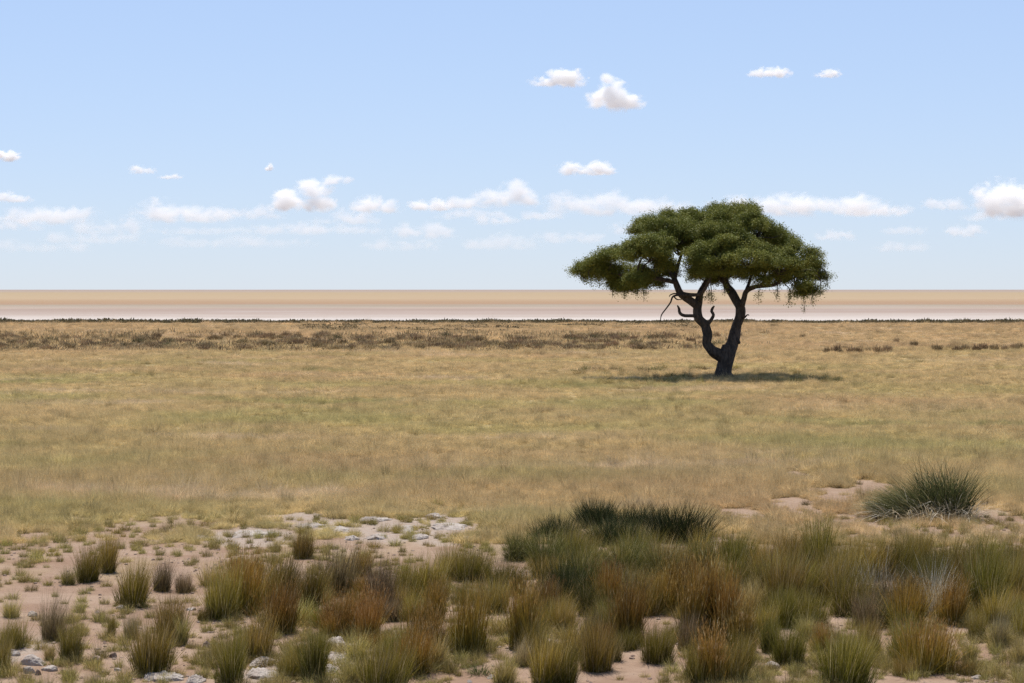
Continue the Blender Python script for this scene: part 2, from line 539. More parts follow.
TUFTS = [  # base x, base y, height, width (photo pixels, read as a point on the ground and a size there), kind, own label
    (87, 583, 41, 26, 'O', 'slim brown-green grass tuft, left one of the pair above the sandy path'),
    (108, 573, 43, 22, 'O', 'olive grass tuft with shaded right side, right one of the pair above the sandy path'),
    (68, 586, 20, 18, 'Y', 'low pale green tuft at the left foot of the brown-green pair'),
    (130, 605, 48, 36, 'G', 'broad dark green tuft standing at the head of the sandy path'),
    (162, 590, 35, 21, 'B', 'dark brown dry tuft right of the broad green tuft by the path'),
    (186, 591, 24, 20, 'B', 'thin brown see-through tuft right of the dark brown one'),
    (54, 638, 52, 32, 'P', 'straw-topped tuft with pale stalks left of the bare sandy path'),
    (71, 660, 42, 28, 'O', None), (49, 660, 21, 15, 'Y', None), (12, 648, 34, 26, 'O', None), (2, 674, 40, 20, 'O', None),
    (12, 619, 22, 20, 'Y', None), (111, 636, 24, 10, 'O', 'small narrow tuft standing alone in the middle of the sandy path'),
    (131, 639, 30, 19, 'P', 'sparse straw tuft between the lone path tuft and the big bushy one'),
    (150, 673, 60, 44, 'O', 'big bushy olive tuft behind the long flat white rock at the bottom'),
    (170, 640, 52, 34, 'O', None), (182, 644, 36, 18, 'Y', None), (91, 686, 17, 16, 'P', None),
    (223, 619, 62, 34, 'O', None), (243, 614, 62, 38, 'R', None), (205, 621, 17, 14, 'G', None), (263, 607, 60, 34, 'O', None),
    (286, 601, 55, 34, 'G', None), (309, 609, 52, 26, 'G', None), (303, 561, 35, 20, 'O', 'upright tuft poking up against the white limestone slabs'),
    (334, 594, 57, 38, 'B', None), (356, 577, 34, 28, 'O', None), (279, 634, 53, 38, 'R', None), (258, 659, 50, 32, 'O', None),
    (228, 685, 58, 32, 'G', None), (312, 685, 62, 30, 'G', 'tall narrow green column tuft between the bottom limestone slabs'),
    (289, 680, 35, 26, 'O', None), (342, 637, 46, 36, 'R', None), (364, 637, 50, 30, 'R', None), (376, 601, 50, 26, 'B', None),
    (323, 603, 22, 20, 'Y', None), (358, 594, 26, 22, 'Y', None),
    (380, 612, 54, 28, 'B', None), (405, 604, 52, 30, 'G', None), (428, 597, 47, 34, 'O', None), (474, 583, 40, 34, 'G', None),
    (452, 581, 40, 32, 'O', None), (433, 621, 44, 28, 'R', None), (408, 621, 34, 28, 'O', None), (392, 622, 34, 24, 'B', None),
    (469, 657, 70, 38, 'R', 'tall rusty column tuft above the two pale stones'),
    (524, 652, 72, 34, 'R', 'tall rusty tuft at the right edge of the small sandy gap'),
    (533, 663, 42, 28, 'O', None), (386, 690, 58, 46, 'G', None), (413, 677, 50, 38, 'R', None), (437, 672, 42, 22, 'Y', None),
    (367, 643, 42, 24, 'R', None), (424, 652, 48, 38, 'R', None), (494, 604, 24, 26, 'Y', 'round pale green tuft at the top of the small sandy gap'),
    (504, 684, 32, 28, 'Y', None), (548, 684, 52, 34, 'O', None), (522, 668, 30, 20, 'P', None), (352, 686, 30, 30, 'Y', None),
    (546, 573, 46, 46, 'F', None), (582, 597, 54, 56, 'F', None), (625, 584, 46, 54, 'F', None), (661, 584, 46, 46, 'F', None),
    (560, 608, 48, 40, 'D', 'blackish green tuft in deep shade left of the rusty middle tufts'), (520, 560, 34, 40, 'F', None), (700, 575, 40, 40, 'F', None),
    (627, 642, 64, 38, 'R', None), (667, 612, 46, 38, 'R', None), (605, 610, 50, 30, 'R', None), (645, 615, 46, 34, 'O', None),
    (659, 663, 44, 34, 'G', 'rounded dark green tuft alone behind the gravelly gap at the bottom'), (596, 671, 58, 34, 'O', None), (574, 660, 42, 28, 'O', None),
    (563, 685, 42, 30, 'G', None), (708, 637, 84, 32, 'R', 'tallest and reddest tuft, in the middle of the thicket'), (691, 640, 70, 28, 'R', None), (727, 641, 72, 28, 'R', None), (711, 685, 60, 32, 'R', None), (735, 686, 56, 30, 'O', None), (695, 685, 52, 28, 'O', None),
    (687, 650, 42, 24, 'B', None), (740, 650, 50, 26, 'R', None), (745, 670, 40, 24, 'G', None), (680, 612, 60, 30, 'R', None),
    (742, 574, 46, 34, 'G', None), (816, 572, 60, 38, 'G', 'high green tuft standing out above the back of the thicket'), (779, 609, 66, 46, 'O', None), (797, 604, 52, 38, 'G', None),
    (751, 614, 38, 22, 'Y', None), (762, 609, 32, 24, 'Y', None), (768, 652, 40, 18, 'G', None),
    (788, 663, 48, 34, 'G', 'green tuft right behind the lone white stone'), (848, 686, 64, 56, 'G', 'large round dark green tuft with pale fringe at the bottom right'),
    (850, 615, 54, 46, 'G', None), (821, 603, 52, 38, 'O', None), (870, 576, 42, 48, 'O', None), (835, 590, 50, 40, 'O', None), (800, 570, 40, 36, 'O', None),
    (923, 669, 54, 54, 'R', 'wide bushy tuft with orange tops and green base at the lower right'), (901, 661, 52, 30, 'O', None),
    (937, 617, 56, 40, 'W', 'bleached whitish dry tuft among green ones at the right'), (892, 615, 52, 42, 'B', None), (921, 566, 36, 40, 'O', None),
    (980, 612, 72, 46, 'G', None), (963, 604, 62, 36, 'O', None), (1013, 604, 56, 40, 'O', None), (999, 648, 42, 22, 'P', None),
    (968, 660, 30, 22, 'Y', None), (1022, 662, 28, 22, 'Y', None), (855, 576, 42, 40, 'G', None), (895, 575, 42, 40, 'G', None),
    (945, 575, 44, 44, 'O', None), (985, 572, 42, 40, 'G', None), (1012, 568, 36, 36, 'O', None), (868, 628, 40, 34, 'B', None),
    (905, 630, 54, 40, 'R', None), (950, 625, 50, 30, 'R', None), (875, 610, 50, 40, 'W', None), (720, 600, 50, 40, 'O', None), (740, 600, 48, 34, 'G', None),
    (920, 600, 50, 40, 'G', None), (760, 580, 44, 36, 'O', None), (640, 560, 34, 44, 'G', None), (575, 560, 34, 44, 'G', None), (590, 640, 34, 22, 'B', None),
    (805, 640, 30, 22, 'Y', None), (725, 560, 32, 32, 'O', None), (780, 566, 42, 40, 'O', None), (1030, 640, 44, 36, 'O', None), (975, 640, 30, 20, 'O', None),
    (560, 635, 40, 26, 'O', None), (545, 625, 46, 28, 'R', None), (615, 662, 30, 18, 'Y', None), (820, 655, 34, 20, 'R', None), (865, 655, 44, 26, 'O', None),
]
inf = random.Random(3)
for k in range(60):
    px = inf.uniform(490, 1030); py = inf.uniform(562, 632)
    if 508 < px < 530 and py > 590: continue
    TUFTS.append((px, py, inf.uniform(26, 42), inf.uniform(26, 44), inf.choice('OOGFOP'), None))
for k in range(26):
    px = inf.uniform(205, 500); py = inf.uniform(575, 668)
    TUFTS.append((px, py, inf.uniform(16, 34), inf.uniform(18, 36), inf.choice('OOYYRG'), None))
for k in range(26):
    px = inf.uniform(530, 1028); py = inf.uniform(630, 676)
    if 760 < px < 784 and py > 650: continue
    TUFTS.append((px, py, inf.uniform(12, 28), inf.uniform(16, 32), inf.choice('OYYYRG'), None))
ORD = ('first second third fourth fifth sixth seventh eighth ninth tenth eleventh twelfth thirteenth fourteenth fifteenth sixteenth '
       'seventeenth eighteenth nineteenth twentieth twenty-first twenty-second twenty-third twenty-fourth twenty-fifth twenty-sixth '
       'twenty-seventh twenty-eighth twenty-ninth thirtieth').split()
WORDS = {'R': 'rust-tipped', 'O': 'olive', 'G': 'dark green', 'B': 'dull brown', 'P': 'straw-coloured', 'Y': 'yellow-green',
         'D': 'blackish', 'F': 'arching green', 'W': 'bleached'}


def row_of(py):
    if py < 590: return 'along the back of the thicket'
    if py < 626: return 'midway into the thicket'
    if py < 662: return 'in the next to bottom row'
    return 'in the bottom row'


rows = {}
for q in TUFTS:
    if q[5] is None:
        rows.setdefault((q[4], row_of(q[1])), []).append(q)
for key in rows: rows[key].sort(key=lambda q: q[0])
for q in TUFTS:
    o = tuft(*q[:5])
    if q[5]: lab = q[5]
    else:
        key = (q[4], row_of(q[1])); L = rows[key]; k = L.index(q)
        word = WORDS[q[4]]
        if len(L) == 1: lab = f'only {word} grass tuft of its sort {key[1]}'
        elif k == 0: lab = f'leftmost {word} grass tuft {key[1]}'
        elif k == len(L) - 1: lab = f'rightmost {word} grass tuft {key[1]}'
        else: lab = f'{word} grass tuft, {ORD[k]} of that colour from left {key[1]}'
    tag(o, lab, 'grass tuft', 'tall grass tufts of the foreground thicket')

# the dark rushes behind the thicket
for px, py, hp, wp, lab in [(597, 528, 29, 44, 'nearly black low rush clump at the top left of the thicket'),
                            (638, 531, 26, 48, 'blackish rush clump between the other two dark clumps'),
                            (677, 541, 37, 66, 'widest blackish rush clump with a rounded right end'),
                            (556, 542, 28, 42, 'dark green rush clump at the left end of the dark row'),
                            (615, 545, 30, 50, 'dark rush clump in front of the blackish row')]:
    o = tuft(px, py, hp, wp, 'D', 'rush_clump')
    tag(o, lab, 'rush clump', 'dark rush clumps behind the thicket')

# the big sprawling bush on the right
x0, y0 = ground_at(935, 516)
s = y0 / F
root = link('rush_bush', None, loc=(x0, y0, gz(x0, y0) - 0.02), label='big dark spreading bush of arching rushes alone in the meadow at right', cat='bush')
P = []
for k in range(16):                       # left part: long leaves thrown to the left
    cx = (-8 - k * 2.7) * s; cy = random.uniform(-0.35, 0.5)
    P.append(blades(150, (54 - k * 1.3) * s, 0.18, 0.40, 0.28, 0.009, 0.5, (-0.55 - 0.05 * k, -0.12), 900 + k, center=(cx, cy, 0.03), levels=5))
V, Fc, A, R = combine(P)
me = mesh_np('leaning_leaves', V, Fc, {'t': A, 'rnd': R}); link('leaning_leaves', me, M['U'], root)
P = []
for k in range(14):
    P.append(blades(130, random.choice((40, 46, 52, 58, 66, 76)) * s, 0.12, 0.40, 0.24, 0.009, 0.5, (random.uniform(-0.3, 0.12), 0), 950 + k,
                    center=(random.uniform(-8, 27) * s, random.uniform(-0.3, 0.4), 0), levels=5))
V, Fc, A, R = combine(P)
me = mesh_np('upright_leaves', V, Fc, {'t': A, 'rnd': R}); link('upright_leaves', me, M['U'], root)
V, Fc, A, R = combine([blades(260, 40 * s, 0.40, 0.9, 0.5, 0.010, 0.4, (0, -0.45), 990, center=(12 * s, -0.35, 0.05), levels=5),
                       blades(240, 38 * s, 0.45, 0.8, 0.5, 0.010, 0.4, (-0.6, -0.4), 991, center=(-34 * s, -0.3, 0.06), levels=5)])
me = mesh_np('dead_leaves', V, Fc, {'t': A, 'rnd': R}); link('dead_leaves', me, M['W'], root)

# ------------------------------------------------------------------ small tussocks
_tus = {}


def tussock_mesh(style, var):
    if (style, var) in _tus: return _tus[(style, var)]
    me_parts = [blades(170, 1.0, 0.75, 0.9, 0.35, 0.030, 0.4, (0, 0), 4000 + var * 31 + ord(style)),
                blades(50, 1.15, 0.5, 0.6, 0.2, 0.022, 0.5, (0.05, 0), 4100 + var * 31 + ord(style))]
    me_parts.append(blades(16, 1.7, 0.5, 0.35, 0.15, 0.016, 0.5, (0.05, 0), 4200 + var * 31 + ord(style), levels=3))
    V, Fc, A, R = combine(me_parts)
    V = V * np.array([1, 1, 1 / np.percentile(V[:, 2], 96)])
    me = mesh_np('tussock', V, Fc, {'t': A, 'rnd': R}); me.materials.append(M[style])
    _tus[(style, var)] = me
    return me


def tussock(px, py, wp, hp, style, label, group, name='grass_tussock', cat='tussock'):
    x, y = ground_at(px, py)
    o = link(name, tussock_mesh(style, random.randrange(4)), loc=(x, y, gz(x, y) - 0.008))
    w = wp * y / F
    o.scale = (w / 2.2, w / 2.2 * random.uniform(0.85, 1.3), hp * y / F * 0.92)
    o.rotation_euler = (0, 0, random.uniform(0, 6.28))
    tag(o, label, cat, group)
    return o


first_tus = None
TUS = [(6, 574, 14, 9), (5, 554, 13, 10), (22, 548, 16, 8), (24, 557, 14, 8), (40, 543, 20, 10), (60, 541, 22, 13), (22, 532, 18, 10), (42, 525, 20, 9),
       (84, 527, 24, 10), (125, 529, 18, 9), (150, 535, 18, 9), (175, 528, 24, 10), (45, 561, 24, 7), (22, 567, 14, 9), (31, 592, 18, 10), (48, 588, 14, 9),
       (12, 601, 20, 10), (84, 594, 18, 8), (106, 588, 14, 8), (111, 613, 11, 8), (8, 585, 12, 7), (160, 555, 16, 10), (176, 555, 14, 9), (190, 551, 12, 8),
       (216, 543, 20, 12), (233, 525, 22, 11), (205, 526, 16, 8), (182, 528, 14, 7), (187, 549, 12, 8), (233, 550, 18, 11), (270, 541, 16, 8), (288, 540, 14, 11),
       (311, 527, 12, 8), (345, 527, 22, 8), (370, 524, 18, 8), (290, 521, 14, 6), (190, 601, 22, 9), (172, 602, 24, 8), (150, 601, 18, 8), (196, 604, 14, 7),
       (395, 547, 22, 9), (375, 549, 22, 10), (422, 536, 18, 8), (468, 527, 12, 9), (405, 523, 16, 6), (443, 541, 14, 5),
       (480, 676, 34, 13), (440, 664, 16, 12), (192, 590, 10, 7), (191, 648, 14, 9), (64, 605, 10, 6), (520, 626, 10, 9), (545, 655, 14, 8),
       (985, 663, 22, 8), (965, 666, 12, 10), (945, 672, 14, 9), (1005, 672, 12, 6), (1012, 654, 14, 9), (990, 642, 18, 8), (760, 622, 16, 10), (770, 677, 14, 9),
       (820, 684, 18, 14), (735, 625, 12, 9), (700, 675, 12, 8), (645, 678, 14, 7), (620, 680, 12, 6), (960, 640, 16, 9), (905, 513, 18, 10), (935, 524, 12, 6)]
for px, py, w, h_ in TUS:
    if px < 200: zone = 'on the pink sand at the left'
    elif px < 500 and py < 560: zone = 'between the white limestone slabs'
    elif px < 620: zone = 'among the tall tufts left of centre'
    elif py < 540: zone = 'on the meadow beside the big spreading bush'
    else: zone = 'on the sand among the tall tufts at right'
    st = random.choice('YYYO') if py < 600 else random.choice('YYH')
    o = tussock(px, py, w, h_, 'Y' if st == 'Y' else 'O' if st == 'O' else 'H', 'low yellowish grass tussock ' + zone, 'low yellowish tussocks ' + zone)
    if first_tus is None and st == 'Y': first_tus = o
# scattered further tussocks along the ragged meadow edge
n = 0
while n < 190:
    px, py = random.uniform(-5, 1029), random.uniform(507, 566)
    if px > 480 and py > 530: continue
    x, y = ground_at(px, py)
    c = float(cover(np.array([x]), np.array([y]))[0])
    if c > 0.8 and random.random() < 0.7: continue
    if px > 830 and 455 < py < 520: continue
    zone = 'of the ragged meadow edge at left' if px < 480 else 'of the ragged meadow edge at right'
    tussock(px, py, random.uniform(8, 19), random.uniform(5, 10), random.choice('YYO'), 'small tussock ' + zone, 'small tussocks ' + zone)
    n += 1
# brown dead tussocks
for k, (px, py, w, h_, lab) in enumerate([
    (800, 477, 30, 6, 'long flat brown tussock on the pink strip of sand, farthest of the brown ones'),
    (838, 488, 16, 7, 'brown tussock on the sandy strip left of the big bush'), (858, 484, 14, 6, 'small brown tussock next to the upper end of the sandy strip'),
    (806, 505, 14, 7, 'rightmost of the three close dark tussocks left of the sandy patch'), (770, 513, 14, 8, 'leftmost of the three close dark tussocks left of the sandy patch'),
    (785, 512, 14, 7, 'middle one of the three close dark tussocks left of the sandy patch'),
    (898, 534, 22, 9, 'rounded brown tussock in front of the big spreading bush'), (963, 525, 18, 7, 'flat brown tussock below the right end of the big bush'),
    (948, 532, 16, 9, 'brown-green tussock at the lower right of the big bush'), (985, 507, 11, 11, 'dark little tussock just right of the big spreading bush'),
    (872, 468, 10, 5, 'tiny dark tussock in the grass up left from the big bush'), (1008, 528, 20, 6, 'brown tussock near the right edge below the big bush'),
    (575, 494, 12, 5, 'brown speck of a tussock in the grass above the dark rushes'), (190, 488, 22, 12, 'faint olive tussock in the plain grass above the sandy ground'),
    (5, 505, 16, 14, 'olive weedy tussock at the left edge of the meadow')]):
    tussock(px, py, w, h_, 'O' if 'olive' in lab or 'green' in lab else 'B', lab, 'dead tussocks in the meadow', 'dry_tussock')

# green herbs in the shade of the tree
for k, px in enumerate([580, 586, 597, 607, 618, 628, 640, 650, 660, 670, 682, 694, 735, 742, 751, 761, 772, 783, 793, 802, 812, 822, 577, 590, 602, 613, 622, 634, 645, 655, 664, 676, 688, 700, 708, 738, 746, 756, 767, 778, 788, 797, 806, 818, 826]):
    side = 'left' if px < 724 else 'right'
    tussock(px, random.uniform(369.5, 380), random.uniform(9, 20), random.uniform(4, 8.0), random.choice('HHOB'),
            f'low olive herb growing in the shade {side} of the tree trunk', f'herbs in the shade {side} of the trunk', 'herb_plant', 'herb')

for k in range(60):
    px = random.uniform(592, 842)
    if 708 < px < 742: continue
    side = 'left' if px < 724 else 'right'
    tussock(px, random.uniform(381, 385), random.uniform(9, 18), random.uniform(4.5, 8), random.choice('YYO'),
            f'sunlit straw tuft at the near edge of the tree shadow, {side} of the trunk', f'straw tufts by the tree shadow {side} of the trunk')

# ------------------------------------------------------------------ meadow (uncountable)
def scatter(name, pts, scl, rot, pick, objs, mat, kind='stuff'):
    n = len(pts)
    me = mesh_np(name, pts, [], {'scl': scl[:, 0], 'sclz': scl[:, 1], 'rot': rot})
    at = me.attributes.new('pick', 'INT', 'POINT'); at.data.foreach_set('value', pick.astype(np.int32))
    o = link(name, me, kind=kind)
    me.materials.append(mat)
    ng = bpy.data.node_groups.new(name + '_scatter', 'GeometryNodeTree')
    ng.interface.new_socket('Geometry', in_out='INPUT', socket_type='NodeSocketGeometry')
    ng.interface.new_socket('Geometry', in_out='OUTPUT', socket_type='NodeSocketGeometry')
    N, L = ng.nodes, ng.links
    gi, go = N.new('NodeGroupInput'), N.new('NodeGroupOutput')
    jn = N.new('GeometryNodeJoinGeometry')
    for ob in reversed(objs):
        oi = N.new('GeometryNodeObjectInfo'); oi.inputs['Object'].default_value = ob; oi.transform_space = 'ORIGINAL'
        oi.inputs['As Instance'].default_value = False
        sm = N.new('GeometryNodeSetMaterial'); sm.inputs['Material'].default_value = mat
        gt = N.new('GeometryNodeGeometryToInstance')
        L.new(oi.outputs['Geometry'], sm.inputs['Geometry']); L.new(sm.outputs[0], gt.inputs[0])
        L.new(gt.outputs[0], jn.inputs[0])
    ip = N.new('GeometryNodeInstanceOnPoints')

    def na(nm, ty='FLOAT'):
        q = N.new('GeometryNodeInputNamedAttribute'); q.data_type = ty; q.inputs['Name'].default_value = nm
        return q.outputs[0]
    cr = N.new('ShaderNodeCombineXYZ'); L.new(na('rot'), cr.inputs[2])
    cs = N.new('ShaderNodeCombineXYZ'); s1 = na('scl'); L.new(s1, cs.inputs[0]); L.new(s1, cs.inputs[1]); L.new(na('sclz'), cs.inputs[2])
    L.new(gi.outputs[0], ip.inputs['Points']); L.new(jn.outputs[0], ip.inputs['Instance'])
    ip.inputs['Pick Instance'].default_value = True
    L.new(na('pick', 'INT'), ip.inputs['Instance Index'])
    L.new(cr.outputs[0], ip.inputs['Rotation']); L.new(cs.outputs[0], ip.inputs['Scale'])
    L.new(ip.outputs[0], go.inputs[0])
    md = o.modifiers.new('scatter', 'NODES'); md.node_group = ng
    return o


tus_objs = []
seen = set()
for o in col.objects:
    if o.name.startswith('grass_tussock') and o.data.name not in seen:
        seen.add(o.data.name); tus_objs.append(o)
tus_objs = tus_objs[:5]

# sampled evenly over the view so that far grass is covered by larger patches of tufts
N0 = 280000
kpx = rng.uniform(-480, 1504, N0); kpy = 324 + (545 - 324) * rng.random(N0) ** 1.05
uy = (kpy - H / 2) / F
zz_ = -(uy * math.cos(PITCH)) - math.sin(PITCH); yy_ = math.cos(PITCH) - uy * math.sin(PITCH)
dist = CAM_H / -zz_
px_, py_ = (kpx - W / 2) / F * dist, yy_ * dist
cv = cover(px_, py_)
patch = fbm(px_ * 0.5, py_ * 0.35, 77)
keep = (rng.random(N0) < cv ** 1.3 * (0.35 + 0.9 * sstep(0.35, 0.6, patch)))
px_, py_ = px_[keep], py_[keep]
n = len(px_)
wid = (0.045 + 0.0017 * py_) * rng.uniform(0.6, 1.5, n)
hgt = (rng.uniform(0.035, 0.125, n) + 0.0008 * np.maximum(0, py_ - 70)) * (0.6 + 0.9 * fbm(px_ * 0.15, py_ * 0.15, 91))
big = rng.random(n) < 0.035
hgt[big] *= rng.uniform(1.5, 2.3, big.sum()); wid[big] *= 1.5
pts = np.stack([px_, py_, ground_z(px_, py_) - 0.006], 1)
scatter('meadow_grass', pts, np.stack([wid, hgt], 1), rng.uniform(0, 6.28, n), rng.integers(0, len(tus_objs), n), tus_objs, M['M'])
print('meadow tufts', n)

# seedlings and weeds on the bare ground
N1 = 10500
kpx = rng.uniform(-480, 1504, N1); kpy = rng.uniform(515, 700, N1)
P_ = np.array([ground_at(a, b) for a, b in zip(kpx, kpy)])
q = fbm(P_[:, 0] * 1.2, P_[:, 1] * 0.7, 123)
keep = rng.random(N1) < sstep(0.40, 0.60, q) * (1 - 0.55 * (1 - sstep(170, 300, kpx)))
P_ = P_[keep]; n = len(P_)
sc_ = rng.uniform(0.025, 0.12, n)
scatter('ground_cover_grass', np.stack([P_[:, 0], P_[:, 1], ground_z(P_[:, 0], P_[:, 1]) - 0.004], 1),
        np.stack([sc_ * 0.85, sc_ * rng.uniform(0.7, 1.3, n)], 1), rng.uniform(0, 6.28, n), rng.integers(0, len(tus_objs), n), tus_objs, M['Y'])

# ------------------------------------------------------------------ stones
rm, t, out = new_mat('limestone')
tc = t.new('ShaderNodeTexCoord')
oi = t.new('ShaderNodeObjectInfo')
n1 = t.noise(tc.outputs['Object'], 9.0, 5.0, 0.65); n2 = t.noise(tc.outputs['Object'], 40.0, 4.0, 0.7)
c = t.mix(t.rng(n1, 0.35, 0.65), (0.28, 0.225, 0.19), (0.40, 0.35, 0.31))
c = t.mix(t.rng(n2, 0.52, 0.72, 0, 0.6), c, (0.17, 0.13, 0.105))
p = t.new('ShaderNodeBsdfPrincipled'); t.put(p.inputs['Base Color'], c); p.inputs['Roughness'].default_value = 0.9
bp = t.new('ShaderNodeBump'); bp.inputs['Strength'].default_value = 0.7; bp.inputs['Distance'].default_value = 0.015
t.put(bp.inputs['Height'], t.math('ADD', n1, n2)); t.l.new(bp.outputs[0], p.inputs['Normal'])
t.l.new(p.outputs[0], out.inputs[0])
rb, t, out = new_mat('red_stone')
tc = t.new('ShaderNodeTexCoord')
n1 = t.noise(tc.outputs['Object'], 14.0, 5.0, 0.65)
c = t.mix(t.rng(n1, 0.35, 0.65), (0.16, 0.10, 0.075), (0.27, 0.20, 0.16))
p = t.new('ShaderNodeBsdfPrincipled'); t.put(p.inputs['Base Color'], c); p.inputs['Roughness'].default_value = 0.9
t.l.new(p.outputs[0], out.inputs[0])


def rock_mesh(name, rx, ry, rz, seed, sub=4, cracked=False):
    bm = bmesh.new()
    bmesh.ops.create_icosphere(bm, subdivisions=sub, radius=1)
    g = np.random.default_rng(seed)
    V = np.array([v.co[:] for v in bm.verts])
    # cut by random planes for facets
    for k in range(11):
        d = g.normal(0, 1, 3); d[2] = abs(d[2]) * 0.7; d /= np.linalg.norm(d)
        lim = g.uniform(0.62, 0.9)
        s = V @ d
        over = np.maximum(0, s - lim)
        V = V - over[:, None] * d * 0.92
    o = g.uniform(0, 50)
    nz = fbm(V[:, 0] * 2.2 + o, V[:, 1] * 2.2 + V[:, 2] * 1.7, seed) - 0.5
    V = V * (1 + 0.35 * nz)[:, None]
    if cracked:
        nf = fbm(V[:, 0] * 7 + o, V[:, 1] * 7 + V[:, 2], seed + 5) - 0.5
        V[:, 2] = np.sign(V[:, 2]) * np.abs(V[:, 2]) ** 0.6 * (1 + 0.7 * nf)
        ang = np.arctan2(V[:, 1], V[:, 0])
        V[:, :2] *= (1 + 0.45 * (vnoise(ang * 2.2 + o, ang * 0, seed) - 0.5))[:, None]
    V[:, 2] = np.where(V[:, 2] < -0.3, -0.3, V[:, 2])
    V = V * np.array([rx, ry, rz])
    for v, c in zip(bm.verts, V): v.co = c
    me = bpy.data.meshes.new(name)
    bm.to_mesh(me); bm.free()
    me.polygons.foreach_set('use_smooth', np.full(len(me.polygons), False))
    return me


ROCKS = [  # x, y of the foot, width, height in photo pixels, stone kind, slab?, label
    (31, 668, 25, 12, 0, 0, 'largest grey-pink rock of the pile at the lower left'),
    (27, 676, 14, 8, 0, 0, 'small pale rock below the largest one of the lower left pile'),
    (48, 673, 16, 7, 0, 0, 'flat wedge rock at the right end of the lower left pile'),
    (37, 677, 7, 7, 1, 0, 'little dark upright stone in the lower left pile'),
    (95, 664, 13, 10, 1, 0, 'lumpy brown rock on the sand by the bottom of the path'),
    (113, 659, 8, 6, 1, 0, 'small rounded stone right of the lumpy brown rock'),
    (32, 618, 11, 7, 0, 0, 'pinkish stone lying left of the straw-topped tuft'),
    (12, 656, 13, 8, 0, 0, 'half buried grey stone near the left edge'),
    (120, 609, 8, 6, 0, 0, 'stone at the foot of the broad green tuft by the path'),
    (102, 674, 7, 4, 1, 0, 'tiny dark stone below the lumpy brown rock'),
    (117, 671, 10, 4, 0, 0, 'flat pale stone left of the big bushy olive tuft'),
    (158, 684, 50, 9, 0, 1, 'long flat white rock along the bottom edge below the bushy tuft'),
    (207, 648, 11, 9, 1, 0, 'brown cube-shaped stone between two tufts at the lower left'),
    (192, 686, 20, 6, 0, 1, 'flat pale rock cut by the bottom edge right of the long white one'),
    (258, 680, 36, 8, 0, 1, 'broad low white slab between the two green bottom tufts'),
    (262, 667, 30, 6, 0, 1, 'thin grey slab just above the broad low white slab'),
    (333, 650, 24, 8, 0, 1, 'upper one of the cracked white slabs right of the green column tuft'),
    (336, 664, 28, 9, 0, 1, 'cracked white slab, middle of three right of the green column tuft'),
    (328, 676, 18, 6, 0, 1, 'lowest of the three cracked white slabs beside the green column tuft'),
    (470, 657, 14, 9, 0, 0, 'right one of the two pale stones under the tall rusty column tuft'),
    (449, 655, 10, 8, 0, 0, 'left one of the two pale stones under the tall rusty column tuft'),
    (772, 669, 18, 9, 0, 0, 'lone smooth white stone on the sand right of centre'),
    (491, 681, 8, 5, 0, 0, 'small white stone at the bottom below the sandy gap'),
    (470, 684, 6, 4, 0, 0, 'tiny white stone beside the yellow-green bottom cushion'),
    (821, 615, 8, 5, 0, 0, 'pale stone glimpsed between tufts in the thicket at right'),
    (525, 655, 8, 6, 0, 0, 'grey stone at the foot of the rusty tuft by the sandy gap'),
    (978, 679, 12, 5, 0, 0, 'grey stone among yellow cushions in the bottom right corner'),
    (190, 610, 10, 4, 0, 0, 'flat pale stone under a yellow cushion right of the path'),
    (684, 622, 6, 5, 0, 0, 'small pale stone half hidden in the rusty middle tufts'),
    (40, 650, 6, 4, 1, 0, 'small brown pebble rock below the pinkish stone at left'),
    (97, 613, 7, 3, 1, 0, 'little brown stone at the head of the sandy path'),
    (248, 538, 56, 7, 0, 1, 'widest white limestone slab left of the upright tuft'),
    (310, 529, 34, 4, 0, 1, 'narrow pink-grey slab above the upright tuft'),
    (336, 533, 30, 5, 0, 1, 'limestone slab just right of the upright tuft'),
    (372, 523, 40, 4, 0, 1, 'long thin limestone slab, farthest back of the slab field'),
    (405, 533, 24, 6, 0, 1, 'bright square limestone slab in the middle of the slab field'),
    (448, 532, 46, 6, 0, 1, 'long white limestone slab at the right end of the slab field'),
    (376, 541, 26, 5, 0, 1, 'front limestone slab below the bright square one'),
    (417, 541, 18, 4, 0, 1, 'short limestone slab in front right of the bright square one'),
    (432, 519, 22, 3, 0, 1, 'small far limestone slab above the long white one'),
    (196, 539, 22, 4, 0, 1, 'greyish flat slab left of the widest white limestone slab'),
    (465, 543, 16, 4, 0, 1, 'little slab at the lower right end of the slab field'),
    (350, 541, 16, 4, 0, 1, 'little slab at the front left of the slab field'),
]
for k, (px, py, w, h_, kind, slab, lab) in enumerate(ROCKS):
    x, y = ground_at(px, py)
    s = y / F
    if slab:
        dy = ground_at(px, py - h_)[1] - y
        me = rock_mesh('flat_rock', w * s / 2, dy / 2 * 1.1, 0.05, 300 + k, 5, True)
        o = link('flat_rock', me, rm, loc=(x, y + dy / 2, gz(x, y + dy / 2) - 0.005), label=lab, cat='flat rock', group='flat limestone rocks')
    else:
        rz = h_ * s * 0.72
        me = rock_mesh('stone', w * s / 2 * 1.1, w * s / 2 * random.uniform(0.8, 1.0), rz, 300 + k, 4)
        o = link('stone', me, rb if kind else rm, loc=(x, y + w * s * 0.4, gz(x, y) + rz * 0.12), label=lab, cat='stone', group='stones on the sand')
    o.rotation_euler = (0, 0, 0 if slab else random.uniform(-0.5, 0.5))

